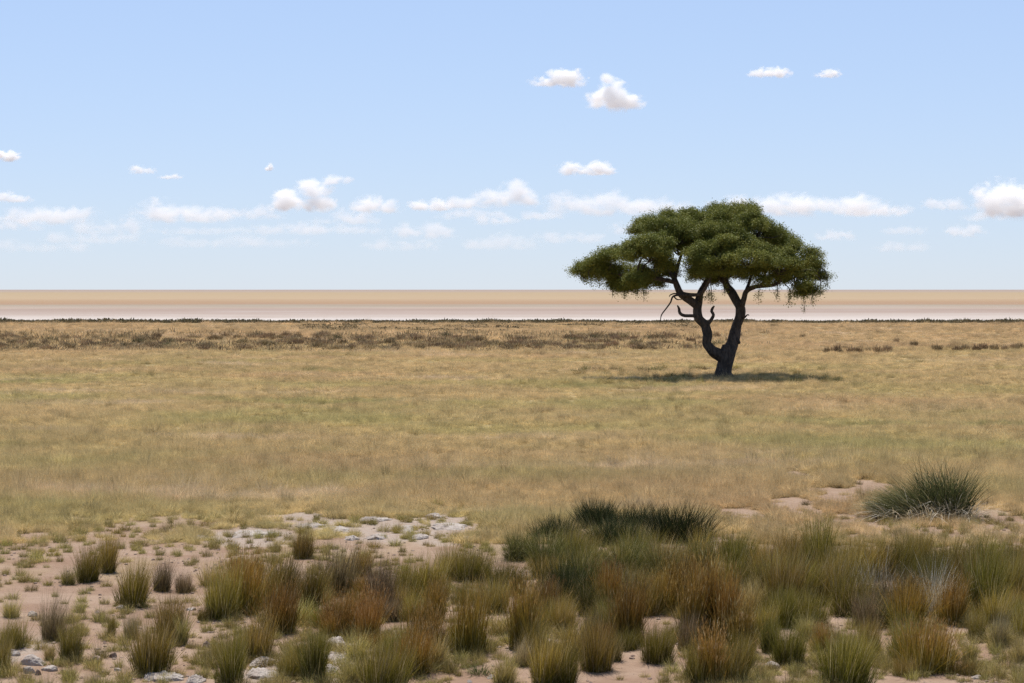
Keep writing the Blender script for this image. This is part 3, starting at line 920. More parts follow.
# gravel: one uncountable scatter of chips
gV, gF = [], []
base = rock_mesh('chip', 1, 1, 0.8, 77, 1)
bv = np.array([v.co[:] for v in base.vertices]); bf = np.array([p.vertices[:] for p in base.polygons])
o = 0
for k in range(12500):
    px, py = random.uniform(-350, 1374), 515 + 180 * random.random()
    x, y = ground_at(px, py)
    if fbm(np.array([x * 1.1]), np.array([y * 0.6]), 200)[0] < random.uniform(0.35, 0.62): continue
    if cover([x], [y])[0] > 0.6: continue
    sz = 0.007 + 0.026 * random.random() ** 4
    a = random.uniform(0, 6.28)
    R_ = np.array([[math.cos(a), -math.sin(a), 0], [math.sin(a), math.cos(a), 0], [0, 0, random.uniform(0.6, 1.1)]])
    gV.append(bv @ R_.T * sz + np.array([x, y, gz(x, y) + sz * 0.1])); gF.append(bf + o); o += len(bv)
link('gravel', mesh_np('gravel', np.concatenate(gV), np.concatenate(gF)), rb, kind='stuff')
bpy.data.meshes.remove(base)

# ------------------------------------------------------------------ distant shrubs
_shr = {}


def shrub_mesh(style, var):
    if (style, var) in _shr: return _shr[(style, var)]
    g = np.random.default_rng(6000 + var)
    P = []
    for k in range(5):
        P.append(blades(60, g.uniform(0.6, 1.0), 0.36, 0.7, 0.12, 0.055, 0.4, (g.normal(0, 0.15), 0), 6100 + var * 9 + k,
                        center=(g.uniform(-0.6, 0.6), g.uniform(-0.5, 0.5), 0), levels=3, tip_w=0.5))
    V, Fc, A, R = combine(P)
    me = mesh_np('shrub', V, Fc, {'t': A, 'rnd': R}); me.materials.append(M[style])
    _shr[(style, var)] = me
    return me


def shrub(px, py, wp, hp, style, label, group, name='shrub'):
    x, y = ground_at(px, py)
    o = link(name, shrub_mesh(style, random.randrange(6)), loc=(x, y, 0))
    w = wp * y / F
    o.scale = (w / 2.2, w / 2.2, hp * y / F)
    o.rotation_euler = (0, 0, random.uniform(0, 6.28))
    tag(o, label, 'shrub', group)


for k in range(285):
    for _ in range(50):
        px = random.uniform(-10, 740); py = random.uniform(337, 351)
        if px > 620 and random.random() < (px - 620) / 120: continue
        if fbm(np.array([px / 45.0]), np.array([py / 14.0]), 411)[0] > 0.36 and not (205 < px < 240 and py > 341): break
    shrub(px, py, random.uniform(11, 22), random.uniform(6, 10), 'K' if random.random() < 0.85 else 'N',
          'low brown shrub in the distant shrub belt left of the tree', 'shrubs of the distant brown belt')
RS = [(826, 352, 9, 6), (834, 352, 10, 9), (841, 353, 9, 7), (852, 353, 11, 10), (859, 353, 12, 9), (867, 352, 8, 6), (877, 353, 10, 8), (884, 353, 14, 9), (890, 352, 9, 7),
      (897, 343, 8, 6), (914, 346, 10, 6), (937, 351, 13, 7), (957, 351, 12, 7), (965, 351, 14, 8), (975, 351, 12, 8), (984, 350, 12, 8), (993, 350, 12, 9), (1003, 351, 10, 7),
      (1013, 349, 10, 8), (1021, 350, 12, 8), (802, 338, 7, 5), (774, 327, 8, 4), (740, 337, 10, 6), (717, 337, 10, 6), (687, 349, 14, 6), (948, 349, 8, 5), (845, 350, 8, 6)]
right_names = {9: 'small lone shrub standing farther off above the right shrub clusters', 10: 'lone shrub between the two clusters right of the tree',
               20: 'tiny lone shrub on the plain just right of the crown edge', 21: 'tiny dark shrub far off right of the trunk near the pan',
               22: 'brown shrub seen right behind the tree trunk', 23: 'brown shrub seen between the two tree stems', 24: 'brown shrub at the right end of the belt beside the trunk',
               11: 'single broad shrub at the left of the far right cluster'}
for k, q in enumerate(RS):
    if k in right_names: lab, grp = right_names[k], None
    elif q[0] < 900: lab, grp = 'brown shrub in the tight cluster on the plain right of the tree', 'cluster of shrubs right of the tree'
    else: lab, grp = 'brown shrub in the row running to the right edge of the plain', 'row of shrubs at the right edge'
    shrub(q[0], q[1] + 0.5, q[2] * 1.15, q[3] * 1.45, 'K', lab, grp)

# low brown growth filling the belt between the shrubs: uncountable
Ps = []
for k in range(2600):
    px = random.uniform(-120, 780); py = random.uniform(333, 352)
    if px > 560 and random.random() < (px - 560) / 220: continue
    if fbm(np.array([px / 60.0]), np.array([py / 10.0]), 413)[0] < random.uniform(0.36, 0.5): continue
    x, y = ground_at(px, py)
    Ps.append(blades(8, random.uniform(3.5, 7.5) * y / F, 0.4, 0.5, 0.1, 0.06, 0.4, (0, 0), 20000 + k, center=(x, y, 0), levels=2, tip_w=0.5))
V, Fc, A, R = combine(Ps)
link('brown_undergrowth', mesh_np('brown_undergrowth', V, Fc, {'t': A, 'rnd': R}), M['K'], kind='stuff')

# the dark growth along the shore of the pan: one far-off mass
Ps = []
for k in range(4200):
    px = random.uniform(-200, 1224)
    if k < 3200:
        py = random.uniform(321.2, 323.2); hp = random.uniform(0.8, 3.0) * 1.35 * (0.45 + fbm(np.array([px / 14.0]), np.array([3.0]), 8)[0]) * (0.5 + fbm(np.array([px / 45.0]), np.array([1.0]), 5)[0])
    else:
        px = random.uniform(300, 700); py = random.uniform(324.5, 331.5); hp = random.uniform(1.5, 3.5)
        if fbm(np.array([px / 50.0]), np.array([py / 3.0]), 15)[0] < 0.5: continue
    x, y = ground_at(px, py)
    b = blades(16, hp * y / F, 0.8, 0.8, 0.1, 0.14, 0.4, (0, 0), 9000 + k, center=(x, y, 0), levels=2, tip_w=0.6)
    Ps.append(b)
V, Fc, A, R = combine(Ps)
link('shore_undergrowth', mesh_np('shore_undergrowth', V, Fc, {'t': A, 'rnd': R}), M['N'], kind='stuff')

# ------------------------------------------------------------------ the tree
TX, TY = ground_at(724, 378)
S = TY / F                     # metres per photo pixel at the tree


def zp(zx, zy, dy=0.0):        # a point read off the enlarged view of the tree, in metres from the trunk's foot
    px, py = 550 + zx / 3.103, 180 + zy / 3.103
    return np.array([(px - 724) * S, dy, (378 - py) * S])


bark, t, out = new_mat('bark')
tc = t.new('ShaderNodeTexCoord')
n1 = t.noise(t.vmath('MULTIPLY', tc.outputs['Object'], (6, 6, 2.0)), 2.0, 5.0, 0.65, 0.5)
c = t.mix(t.rng(n1, 0.3, 0.7), (0.025, 0.019, 0.015), (0.10, 0.076, 0.06))
p = t.new('ShaderNodeBsdfPrincipled'); t.put(p.inputs['Base Color'], c); p.inputs['Roughness'].default_value = 0.9
bp = t.new('ShaderNodeBump'); bp.inputs['Strength'].default_value = 1.0; bp.inputs['Distance'].default_value = 0.05
t.put(bp.inputs['Height'], n1); t.l.new(bp.outputs[0], p.inputs['Normal'])
t.l.new(p.outputs[0], out.inputs[0])


def smooth_path(P, rad, step=0.06):
    P = [np.array(q, float) for q in P]
    P2 = [2 * P[0] - P[1]] + P + [2 * P[-1] - P[-2]]
    R2 = [rad[0]] + list(rad) + [rad[-1]]
    out, rr = [], []
    for k in range(1, len(P2) - 2):
        L = np.linalg.norm(P2[k + 1] - P2[k])
        m = max(2, int(L / step))
        for j in range(m):
            u = j / m
            a, b, c, d = P2[k - 1], P2[k], P2[k + 1], P2[k + 2]
            out.append(0.5 * ((2 * b) + (c - a) * u + (2 * a - 5 * b + 4 * c - d) * u * u + (3 * b - a - 3 * c + d) * u ** 3))
            rr.append(R2[k] * (1 - u) + R2[k + 1] * u)
    out.append(P2[-2]); rr.append(R2[-2])
    return np.array(out), np.array(rr)


def tube(P, rad, sides=10, step=0.06, lump=0.0, seed=0):
    c, r = smooth_path(P, rad, step)
    n = len(c)
    tg = np.gradient(c, axis=0); tg /= np.linalg.norm(tg, axis=1, keepdims=True) + 1e-9
    up = np.array([0.13, 0.97, 0.2])
    V = np.zeros((n, sides, 3))
    for k in range(n):
        a = np.cross(tg[k], up); a /= np.linalg.norm(a) + 1e-9
        b = np.cross(tg[k], a)
        th = np.arange(sides) / sides * 2 * np.pi
        rad_k = r[k] * (1 + lump * (vnoise(np.cos(th) * 1.5 + 5 + seed, np.sin(th) * 1.5 + k * step * 2.5, seed) - 0.5)) if lump else np.full(sides, r[k])
        V[k] = c[k] + rad_k[:, None] * (np.cos(th)[:, None] * a + np.sin(th)[:, None] * b)
    V = V.reshape(-1, 3)
    i = np.arange(n * sides).reshape(n, sides)
    j = np.roll(i, -1, 1)
    Fq = np.stack([i[:-1], j[:-1], j[1:], i[1:]], -1).reshape(-1, 4)
    V = np.concatenate([V, c[-1:] + tg[-1:] * r[-1] * 0.6, c[:1]])
    e, s0 = n * sides, n * sides + 1
    Ft = np.concatenate([np.stack([i[-1], j[-1], np.full(sides, e)], 1), np.stack([j[0], i[0], np.full(sides, s0)], 1)])
    return V, Fq, Ft


def join_tubes(L):
    V, Q, T, o = [], [], [], 0
    for v, q, tt in L:
        V.append(v); Q.append(q + o); T.append(tt + o); o += len(v)
    return np.concatenate(V), [np.concatenate(Q), np.concatenate(T)]


tree = link('acacia_tree', None, loc=(TX, TY, 0), label='lone umbrella-shaped acacia tree with forked dark trunk on the grassy plain', cat='tree')
U = S / 3.103
trunk_t = []
trunk_t.append(tube([zp(537, 625), zp(538, 606), zp(541, 585), zp(546, 560), zp(550, 540), zp(556, 518, .05)],
                    [36 * U, 27 * U, 23 * U, 24 * U, 25 * U, 22 * U], 18, 0.05, 0.55, 1))
for a, rr in ((0.3, 30), (2.2, 32), (4.0, 30), (5.2, 26)):      # root flare
    trunk_t.append(tube([zp(540, 580), zp(538 + math.cos(a) * rr * 0.6, 603, math.sin(a) * rr * 0.6 * U),
                         zp(538 + math.cos(a) * rr * 1.3, 620, math.sin(a) * rr * 1.3 * U)], [14 * U, 11 * U, 6 * U], 9, 0.05, 0.3, 3))
# left stem
trunk_t.append(tube([zp(546, 556), zp(524, 542, -.1), zp(502, 528, -.2), zp(484, 505, -.25), zp(486, 478, -.3), zp(478, 448, -.3), zp(459, 428, -.3), zp(455, 405, -.2), zp(460, 380, -.1), zp(468, 350), zp(482, 322, .1), zp(500, 290, .2)],
                    [20 * U, 19 * U, 18 * U, 16 * U, 15 * U, 15 * U, 15 * U, 14 * U, 13 * U, 10 * U, 8 * U, 6 * U], 14, 0.05, 0.55, 5))
# right stem
trunk_t.append(tube([zp(548, 550), zp(560, 515, .1), zp(571, 488, .2), zp(582, 455, .3), zp(592, 425, .3), zp(593, 400, .3), zp(582, 375, .4), zp(568, 350, .5), zp(552, 325, .6), zp(545, 290, .6)],
                    [20 * U, 20 * U, 18 * U, 15 * U, 14 * U, 15 * U, 13 * U, 12 * U, 10 * U, 7 * U], 14, 0.05, 0.55, 8))
trunk_t.append(tube([zp(575, 490, .2), zp(583, 500, .1), zp(588, 505, .0)], [12 * U, 8 * U, 4 * U], 9, 0.04, 0.4, 9))   # broken stub
V, Fc = join_tubes(trunk_t)
link('trunk', mesh_np('trunk', V, Fc, smooth=True), bark, tree)
limbs = [
    # left limb sweeping up into the left crown
    ([zp(457, 392, -.2), zp(434, 375, -.3), zp(405, 355, -.4), zp(392, 330, -.3), zp(384, 308, -.2), zp(372, 285, 0), zp(360, 240, .3)], [13, 12, 11, 10, 8, 6, 4]),
    ([zp(388, 318, -.3), zp(360, 312, -.5), zp(325, 306, -.7), zp(290, 312, -.9), zp(250, 300, -.8), zp(190, 290, -.4), zp(120, 285, 0)], [7, 7, 6, 5, 4, 3, 2]),
    ([zp(384, 308, -.2), zp(395, 270, .2), zp(415, 220, .6), zp(430, 170, .8)], [7, 6, 4, 3]),
    ([zp(402, 352, -.4), zp(430, 356, -.8), zp(460, 350, -1.2), zp(480, 310, -1.6), zp(490, 260, -1.8)], [7, 6, 5, 4, 3]),
    # right limbs
    ([zp(593, 402, .3), zp(602, 370, .1), zp(608, 345, -.1), zp(632, 331, -.4), zp(662, 328, -.7), zp(692, 322, -.9), zp(730, 290, -.8), zp(780, 280, -.6)], [11, 9, 8, 7, 6, 5, 4, 3]),
    ([zp(606, 350, 0), zp(625, 310, .5), zp(640, 260, 1.0), zp(650, 200, 1.2)], [6, 5, 4, 3]),
    ([zp(552, 325, .6), zp(530, 300, .9), zp(510, 260, 1.4), zp(500, 200, 1.8)], [7, 6, 5, 3]),
    ([zp(545, 290, .6), zp(570, 240, .5), zp(590, 190, .5), zp(600, 140, .5)], [6, 5, 4, 2]),
    ([zp(640, 330, -.5), zp(690, 300, .6), zp(740, 260, 1.2), zp(760, 230, 1.2)], [4, 4, 3, 2]),
]
for k, (P, rad) in enumerate(limbs):
    V, Fc = join_tubes([tube(P, [r * U for r in rad], 10, 0.06, 0.3, 20 + k)])
    link('limb', mesh_np('limb', V, Fc, smooth=True), bark, tree)
dead = [
    ([[zp(462, 425, -.3), zp(440, 421, -.4), zp(412, 420, -.5), zp(399, 412, -.5), zp(396, 398, -.5), zp(391, 389, -.5)], [5, 5, 5, 5, 4, 2]],),
    ([[zp(440, 372, -.3), zp(410, 358, -.6), zp(378, 360, -.7), zp(368, 380, -.7), zp(352, 402, -.7), zp(341, 418, -.7), zp(337, 438, -.7)], [5, 3.6, 2.8, 2.4, 2.1, 1.8, 1.0]],
     [[zp(378, 360, -.7), zp(388, 370, -.7), zp(402, 371, -.7)], [2.5, 2, 1.2]], [[zp(410, 358, -.6), zp(385, 352, -.6), zp(370, 356, -.5), zp(366, 362, -.5)], [3, 2.2, 1.8, 1]]),
    ([[zp(484, 450, -.3), zp(494, 436, -.4), zp(503, 418, -.4), zp(497, 407, -.4), zp(501, 396, -.4), zp(506, 391, -.4)], [6, 6, 5, 5, 4, 2]],),
    ([[zp(592, 432, .3), zp(603, 428, .1), zp(612, 418, 0), zp(617, 420, 0)], [4, 3, 2, 1.5]],),
]
for k, L in enumerate(dead):
    V, Fc = join_tubes([tube(P, [r * U for r in rad], 8, 0.05, 0.3, 40 + k) for P, rad in L])
    link('dead_branch', mesh_np('dead_branch', V, Fc, smooth=True), bark, tree)

LOBES = [  # enlarged-view centre, half width, half height, depth offset
    (112, 277, 55, 36, 0.0), (78, 283, 26, 20, 0.2), (160, 262, 58, 46, -0.6), (212, 212, 42, 40, 1.0), (290, 232, 84, 58, -1.6), (330, 225, 60, 50, -1.0), (265, 225, 60, 46, -1.9), (700, 270, 60, 50, -1.6), (240, 292, 68, 46, -0.5),
    (215, 330, 30, 26, -0.2), (250, 315, 56, 34, -0.8), (280, 300, 50, 34, 0.4), (450, 255, 56, 50, -1.8), (525, 262, 64, 50, -1.8), (400, 180, 62, 50, -0.6), (478, 178, 56, 40, -0.6), (440, 136, 56, 40, 0.8), (350, 148, 92, 58, 0.4), (425, 125, 64, 42, 1.4), (312, 172, 74, 58, 2.0), (490, 225, 74, 50, -2.2), (455, 285, 52, 42, -1.2),
    (585, 128, 98, 58, 0.4), (560, 104, 58, 34, 1.0), (642, 155, 66, 58, -0.8), (520, 165, 66, 55, 2.0), (612, 248, 88, 50, -2.3), (560, 288, 66, 40, 0.6),
    (660, 286, 46, 42, -1.2), (732, 192, 52, 44, 0.5), (768, 245, 66, 56, -1.2), (772, 312, 56, 46, -0.3), (842, 288, 40, 34, 0.1), (700, 240, 60, 60, 1.6),
    (450, 205, 110, 66, 2.8), (650, 215, 100, 66, 3.0), (395, 215, 60, 48, 0.2), (545, 185, 66, 46, -1.2), (335, 280, 50, 34, 1.2), (800, 340, 30, 24, -0.4),
    (500, 300, 60, 34, 1.6), (866, 296, 18, 14, 0.2), (190, 300, 40, 30, 0.8),
]
lr = np.random.default_rng(55)
leafP, leafD = [], []
twigs = []
attach = np.concatenate([smooth_path(P, rad, 0.15)[0] for P, rad in limbs])
for (zx, zy, rx, rz, dy) in LOBES:
    c = zp(471 + (zx - 471) * 0.945, zy + 4, dy); Rx, Rz = rx * U * 0.92, rz * U * 0.90; Ry = Rx * 0.95
    ncl = int(165 * (Rx * (Rx + Rz)) ** 0.85 + 26)
    # upper shell dense, ragged underside
    # flat layered pads of foliage over the lobe, thickest on its upper side
    npad = max(4, int(11 * (Rx * (Rx + Rz)) ** 0.75))
    pd = lr.normal(0, 1, (npad, 3)); pd /= np.linalg.norm(pd, axis=1, keepdims=True)
    fl = (pd[:, 2] < -0.1) & (lr.random(npad) < 0.7); pd[fl, 2] *= -1
    pc = c + pd * lr.uniform(0.5, 1.0, (npad, 1)) ** 0.6 * np.array([Rx, Ry, Rz])
    pr = lr.uniform(0.28, 0.55, npad) * min(1.0, 0.5 + Rx * 0.5)
    w_ = pr ** 2 / np.sum(pr ** 2)
    pid = lr.choice(npad, ncl, p=w_)
    e_ = lr.normal(0, 1, (ncl, 3)); e_ /= np.linalg.norm(e_, axis=1, keepdims=True)
    e_ *= lr.random((ncl, 1)) ** 0.45
    e_[:, 2] = np.abs(e_[:, 2]) - 0.35 * (e_[:, 0] ** 2 + e_[:, 1] ** 2) * 1.4
    q = pc[pid] + e_ * np.stack([pr[pid], pr[pid], pr[pid] * 0.55], 1)
    d = q - c; d /= np.linalg.norm(d, axis=1, keepdims=True) + 1e-9
    leafP.append(q); leafD.append(d * np.array([1, 1, 0.7]))
    a = attach[np.argmin(np.linalg.norm(attach - c, axis=1))]
    hub = c - np.array([0, 0, Rz * 0.35])
    mid = (a + hub) / 2 + np.array([lr.normal(0, .1), lr.normal(0, .1), 0.12])
    twigs.append(tube([a, mid, hub], [3.2 * U, 2.6 * U, 2.0 * U], 6, 0.12))
    for k in range(11):
        e = q[lr.integers(0, ncl)]
        m = (hub + e) / 2 + lr.normal(0, 0.08, 3)
        twigs.append(tube([hub, m, e], [1.6 * U, 1.2 * U, 0.6 * U], 5, 0.15))
# hanging twigs below the crown edge
for zx, zy, L in [(195, 345, 20), (230, 350, 18), (290, 345, 30), (265, 335, 20), (650, 342, 34), (700, 345, 22), (748, 362, 20), (790, 365, 45), (805, 355, 30),
                  (830, 330, 30), (858, 310, 25), (488, 340, 35), (495, 345, 30), (540, 335, 20), (150, 310, 25), (122, 308, 20)]:
    dy = lr.uniform(-0.8, 0.4)
    twigs.append(tube([zp(zx + (470 - zx) * 0.12, zy - 52, dy * 0.5), zp(zx - 4, zy - 26, dy), zp(zx, zy, dy), zp(zx + lr.uniform(-6, 6), zy + L, dy)], [1.6 * U, 1.5 * U, 1.1 * U, 0.6 * U], 5, 0.12))
    m = 2
    leafP.append(np.stack([zp(zx + lr.uniform(-5, 5), zy - 8 + L * 0.9 * lr.random(), dy) for _ in range(m)])); leafD.append(np.tile([0.1, 0, -0.9], (m, 1)))
CP = np.concatenate(leafP); CD = np.concatenate(leafD)
per = 105
n = len(CP) * per
tilt = CD + lr.normal(0, 0.35, CD.shape)
tilt[:, 2] += 0.1
tilt /= np.linalg.norm(tilt, axis=1, keepdims=True)
u = lr.random((len(CP), per, 1))
pos = CP[:, None, :] + tilt[:, None, :] * (u - 0.4) * 0.36 + lr.normal(0, 0.075, (len(CP), per, 3))
pos[..., 2] -= 0.06 * u[..., 0] ** 2
pos = pos.reshape(-1, 3)
nrm = lr.normal(0, 0.8, (n, 3)); nrm[:, 2] += 1.0; nrm /= np.linalg.norm(nrm, axis=1, keepdims=True)
tv = lr.normal(0, 1, (n, 3)); ax = np.cross(nrm, tv); ax /= np.linalg.norm(ax, axis=1, keepdims=True)
bx = np.cross(nrm, ax)
ls = 0.031 * (0.6 + 0.8 * lr.random((n, 1)))
v0 = pos - ax * ls; v1 = pos + bx * ls * 0.36; v2 = pos + ax * ls; v3 = pos - bx * ls * 0.36
V = np.stack([v0, v1, v2, v3], 1).reshape(-1, 3)
Fc = np.arange(4 * n).reshape(-1, 4)
rnd = np.repeat(np.repeat(lr.random(len(CP)), per) * 0.6 + lr.random(n) * 0.4, 4)
lm, t, out = new_mat('acacia_leaf')
r = t.attr('rnd')
c = t.ramp(r, [(0.1, (0.105, 0.125, 0.026)), (0.5, (0.17, 0.185, 0.038)), (0.95, (0.29, 0.275, 0.062))])
leaf_shader(t, out, c, 0.18, 0.55, 0.12)
crown = link('crown', mesh_np('crown', V, Fc, {'rnd': rnd}), lm, tree)
V, Fc = join_tubes(twigs)
link('twigs', mesh_np('twigs', V, Fc, smooth=True), bark, crown)
print('leaves', n)

# ------------------------------------------------------------------ clouds (real volumes, about 1.1 km up)
CLOUD_H = 1100.0
DENS = [0.85]


def cloud(px, py, w, h_, dens, lab, lobes=None, seed=0):
    """px, py: centre; w, h: size in photo pixels; lobes: (x, z, rx, rz) in units of half width / half height"""
    x, y, z = ray(px, py)
    k = (CLOUD_H - CAM_H) / z
    cx, cy = x * k, y * k
    sx = w / 2 * cy / F; sz = h_ / 2 * cy / F
    g = np.random.default_rng(seed + 71)
    if lobes is None:
        m = max(2, min(7, int(w / h_ * 1.3)))
        lobes = []
        for j in range(m):
            u = -0.72 + 1.44 * (j + 0.5) / m + g.normal(0, 0.06)
            hh = (0.45 + 0.5 * g.random()) * (1 - 0.45 * u * u)
            lobes.append((u, -0.75 + hh * 0.75, 1.15 / m + 0.12 + 0.1 * g.random(), hh))
    m, t, out = new_mat('cloud_vapour')
    tc = t.new('ShaderNodeTexCoord')
    P = tc.outputs['Object']            # metres
    best = None
    pts = []
    for (lx, lz, lrx, lrz) in lobes:
        ly = g.normal(0, 0.2)
        c = (lx * sx, ly * sz * 0.6, lz * sz); r = (lrx * sx, min(lrx * sx, lrz * sz * 1.3), lrz * sz)
        d = t.vmath('MULTIPLY', t.vmath('SUBTRACT', P, c), (1 / r[0], 1 / r[1], 1 / r[2]))
        L = t.math('SUBTRACT', 1.0, t.vmath('LENGTH', d))
        best = L if best is None else t.math('SMOOTH_MAX', best, L, 0.25)
        for a in np.linspace(0, 2 * np.pi, 14, endpoint=False):
            for b in (-1.25, -0.8, -0.4, 0, 0.4, 0.8, 1.25):
                pts.append((c[0] + 1.25 * r[0] * math.cos(a) * math.cos(b), c[1] + 1.25 * r[1] * math.sin(a) * math.cos(b), c[2] + 1.25 * r[2] * math.sin(b)))
    ns = min(sz, 0.16 * sx + 0.45 * sz) * 1.1
    nz = t.noise(t.vmath('MULTIPLY', P, (1 / ns, 1 / ns, 1.5 / ns)), 1.0, 7.0, 0.66, 0.5, w=float(seed) * 3.7)
    f = t.math('ADD', t.math('MULTIPLY', best, 1.3), t.math('MULTIPLY', t.math('SUBTRACT', nz, 0.52), 5.0))
    f = t.rng(f, -0.1, 1.1)
    pz = t.new('ShaderNodeSeparateXYZ'); t.l.new(P, pz.inputs[0])
    f = t.math('MULTIPLY', f, t.rng(pz.outputs[2], -1.0 * sz, -0.6 * sz))
    thick = min(sx, sz * 2.5)
    pv = t.new('ShaderNodeVolumePrincipled')
    pv.inputs['Color'].default_value = (1, 1, 1, 1)
    pv.inputs['Anisotropy'].default_value = 0.0
    t.put(pv.inputs['Density'], t.math('MULTIPLY', f, DENS[0] * dens ** 1.4 / thick))
    t.l.new(pv.outputs[0], out.inputs['Volume'])
    bm = bmesh.new()
    for q in pts: bm.verts.new(q)
    res = bmesh.ops.convex_hull(bm, input=bm.verts)
    bmesh.ops.delete(bm, geom=[v for v in bm.verts if not v.link_faces], context='VERTS')
    me = bpy.data.meshes.new('cloud'); bm.to_mesh(me); bm.free()
    link('cloud', me, m, loc=(cx, cy, CLOUD_H), label=lab, cat='cloud', group='white clouds over the plain')


CLOUDS = [
    (560, 76, 48, 22, 5, 'bright oval cloud, left one of the high pair above the tree'),
    (613, 94, 60, 36, 5, 'taller puffy cloud, right one of the high pair above the tree', [(-0.2, 0.62, 0.22, 0.32), (0.0, -0.15, 0.55, 0.7), (0.45, -0.3, 0.5, 0.42), (-0.45, -0.25, 0.4, 0.5)]),
    (769, 71, 36, 14, 4, 'small oval cloud high up right of the tall pair'),
    (827, 73, 22, 10, 3, 'tiny high cloud farthest right at the top'),
    (591, 168, 60, 15, 4, 'flat lens-shaped cloud hovering left above the tree crown'),
    (3, 153, 30, 17, 5, 'bright round cloud cut by the left edge'),
    (143, 169, 24, 10, 2.5, 'left one of two small thin clouds at the upper left'),
    (171, 175, 24, 9, 3.5, 'right one of two small thin clouds at the upper left'),
    (269, 166, 9, 12, 2, 'tiny upright wisp of cloud alone at the left'),
    (309, 194, 72, 32, 4.5, 'large sloping puffy cloud over the left middle of the horizon', [(-0.5, -0.35, 0.5, 0.6), (0.1, 0.2, 0.5, 0.6), (0.65, 0.6, 0.4, 0.28), (0.2, -0.4, 0.5, 0.5)]),
    (12, 196, 40, 12, 3, 'flat cloud at the left edge under the bright round one'),
    (42, 211, 110, 20, 2.6, 'long ragged cloud low at the left edge'),
    (193, 209, 90, 22, 2.8, 'ragged cloud between the long left one and the sloping puffy one'),
    (373, 204, 52, 15, 3, 'small flat cloud just right of the sloping puffy one'),
    (430, 201, 34, 18, 3.2, 'small heaped cloud at the left end of the middle rising cloud'),
    (492, 196, 86, 25, 3.4, 'middle cloud rising to a peak at its right end', [(-0.6, -0.45, 0.5, 0.45), (0.0, -0.2, 0.5, 0.6), (0.45, 0.2, 0.38, 0.7), (0.75, -0.2, 0.3, 0.5)]),
    (625, 200, 140, 26, 2.8, 'long cloud bank immediately left behind the tree crown'),
    (815, 203, 190, 22, 3.2, 'longest cloud bank stretching right from behind the tree crown'),
    (945, 203, 50, 12, 1.8, 'thin faint cloud right of the longest bank'),
    (1006, 198, 52, 34, 3.6, 'tall heaped cloud at the right edge'),
    (270, 225, 210, 15, 1.5, 'long hazy cloud strip under the sloping puffy cloud'),
    (105, 224, 70, 15, 1.5, 'hazy cloud low above the left horizon'),
    (425, 229, 70, 14, 1.5, 'hazy cloud below the middle rising cloud'),
    (495, 219, 40, 9, 1.5, 'small hazy strip under the peak of the middle cloud'),
    (505, 241, 80, 13, 1.2, 'faint haze cloud lowest in the middle'),
    (545, 213, 44, 11, 1.6, 'little hazy cloud left of the bank by the tree'),
    (40, 243, 90, 14, 1.1, 'faint haze cloud lowest at the left edge'),
    (650, 226, 90, 12, 1.3, 'hazy strip behind the upper left of the crown'),
    (835, 235, 40, 8, 1.3, 'small faint strip right beside the crown'),
    (905, 228, 40, 10, 1.4, 'small hazy cloud right of the crown below the longest bank'),
    (966, 229, 38, 12, 1.6, 'small puffy hazy cloud left below the tall right-edge cloud'),
    (900, 246, 60, 9, 1.0, 'faintest strip low over the right horizon'),
    (230, 240, 150, 12, 1.0, 'faint veil of cloud low under the long hazy strip at left'),
    (95, 236, 110, 12, 1.1, 'faint veil of cloud between the hazy left cloud and the horizon'),
    (350, 216, 80, 13, 1.5, 'hazy puff under the small flat cloud right of the sloping one'),
    (255, 212, 60, 12, 1.5, 'hazy puff joining the sloping puffy cloud to the ragged one'),
    (400, 243, 90, 11, 1.0, 'faint veil of cloud low left of the middle haze'),
    (570, 236, 70, 11, 1.1, 'faint veil of cloud left of the left crown tip'),
    (470, 212, 70, 12, 1.5, 'hazy layer right under the middle rising cloud'),
    (20, 222, 60, 12, 1.3, 'hazy puff at the left edge under the long ragged cloud'),
    (875, 210, 60, 10, 1.5, 'hazy fringe below the right end of the longest bank'),
    (985, 214, 50, 11, 1.4, 'hazy puff under the tall right-edge cloud'),
]
for k, q in enumerate(CLOUDS):
    low = max(0.0, min(1.0, (q[1] - 185) / 30))
    cloud(q[0], q[1], q[2] * 1.14, q[3] * (1.22 + 0.5 * low), *q[4:6], lobes=q[6] if len(q) > 6 else None, seed=k + 1)

# ------------------------------------------------------------------ light
EL, AZ = math.radians(67), math.radians(-14)      # azimuth clockwise from +Y
w = bpy.data.worlds.new('World'); scene.world = w; w.use_nodes = True
nt = w.node_tree; nt.nodes.clear()
sky = nt.nodes.new('ShaderNodeTexSky'); sky.sky_type = 'NISHITA'; sky.sun_disc = False
sky.sun_elevation = EL; sky.sun_rotation = AZ
sky.altitude = 0; sky.air_density = 1.0; sky.dust_density = 0.0; sky.ozone_density = 1.0
EXPO = 0.35
SKY_TINT = tuple(v * 3.55 / 2 ** EXPO for v in (0.70, 0.815, 1.075))
bg = nt.nodes.new('ShaderNodeBackground'); bg.inputs[1].default_value = 0.10
wo = nt.nodes.new('ShaderNodeOutputWorld')
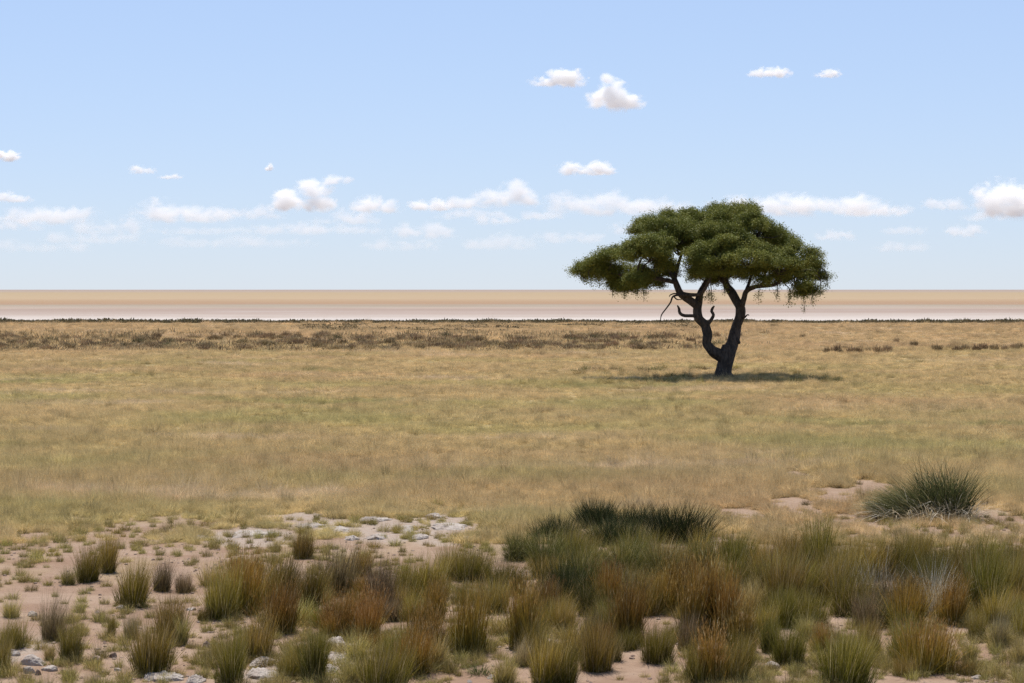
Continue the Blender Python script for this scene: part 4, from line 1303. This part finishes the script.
# the photograph's softer, bluer rendering of the sky low over the horizon; the sky higher up is left as it is
gam = nt.nodes.new('ShaderNodeGamma'); gam.inputs[1].default_value = 0.45
mul = nt.nodes.new('ShaderNodeMix'); mul.data_type = 'RGBA'; mul.blend_type = 'MULTIPLY'; mul.inputs[0].default_value = 1.0
mul.inputs[7].default_value = (*SKY_TINT, 1)
gco = nt.nodes.new('ShaderNodeTexCoord'); gse = nt.nodes.new('ShaderNodeSeparateXYZ')
mr = nt.nodes.new('ShaderNodeMapRange'); mr.interpolation_type = 'SMOOTHSTEP'
mr.inputs[1].default_value = 0.2; mr.inputs[2].default_value = 0.5
mxs = nt.nodes.new('ShaderNodeMix'); mxs.data_type = 'RGBA'
nt.links.new(gco.outputs['Generated'], gse.inputs[0]); nt.links.new(gse.outputs[2], mr.inputs[0])
nt.links.new(sky.outputs[0], gam.inputs[0]); nt.links.new(gam.outputs[0], mul.inputs[6])
nt.links.new(mr.outputs[0], mxs.inputs[0]); nt.links.new(mul.outputs[2], mxs.inputs[6]); nt.links.new(sky.outputs[0], mxs.inputs[7])
nt.links.new(mxs.outputs[2], bg.inputs[0]); nt.links.new(bg.outputs[0], wo.inputs[0])
sd = bpy.data.lights.new('sun', 'SUN'); sd.energy = 5.0; sd.angle = math.radians(0.53); sd.color = (1.0, 0.95, 0.87)
so = bpy.data.objects.new('sun', sd); col.objects.link(so)
d = Vector((math.sin(AZ) * math.cos(EL), math.cos(AZ) * math.cos(EL), math.sin(EL)))
so.rotation_euler = d.to_track_quat('Z', 'Y').to_euler()
so.location = (0, 0, 500)

vs = scene.view_settings
scene.display_settings.display_device = 'sRGB'
vs.view_transform = 'Standard'; vs.look = 'None'; vs.exposure = EXPO; vs.gamma = 1.0; vs.use_curve_mapping = False
cy = scene.cycles
cy.max_bounces = 10; cy.diffuse_bounces = 4; cy.transmission_bounces = 4; cy.transparent_max_bounces = 16; cy.volume_bounces = 8
cy.use_denoising = True; cy.denoising_prefilter = 'NONE'; cy.denoising_input_passes = 'RGB_ALBEDO_NORMAL'
cy.caustics_reflective = False; cy.caustics_refractive = False
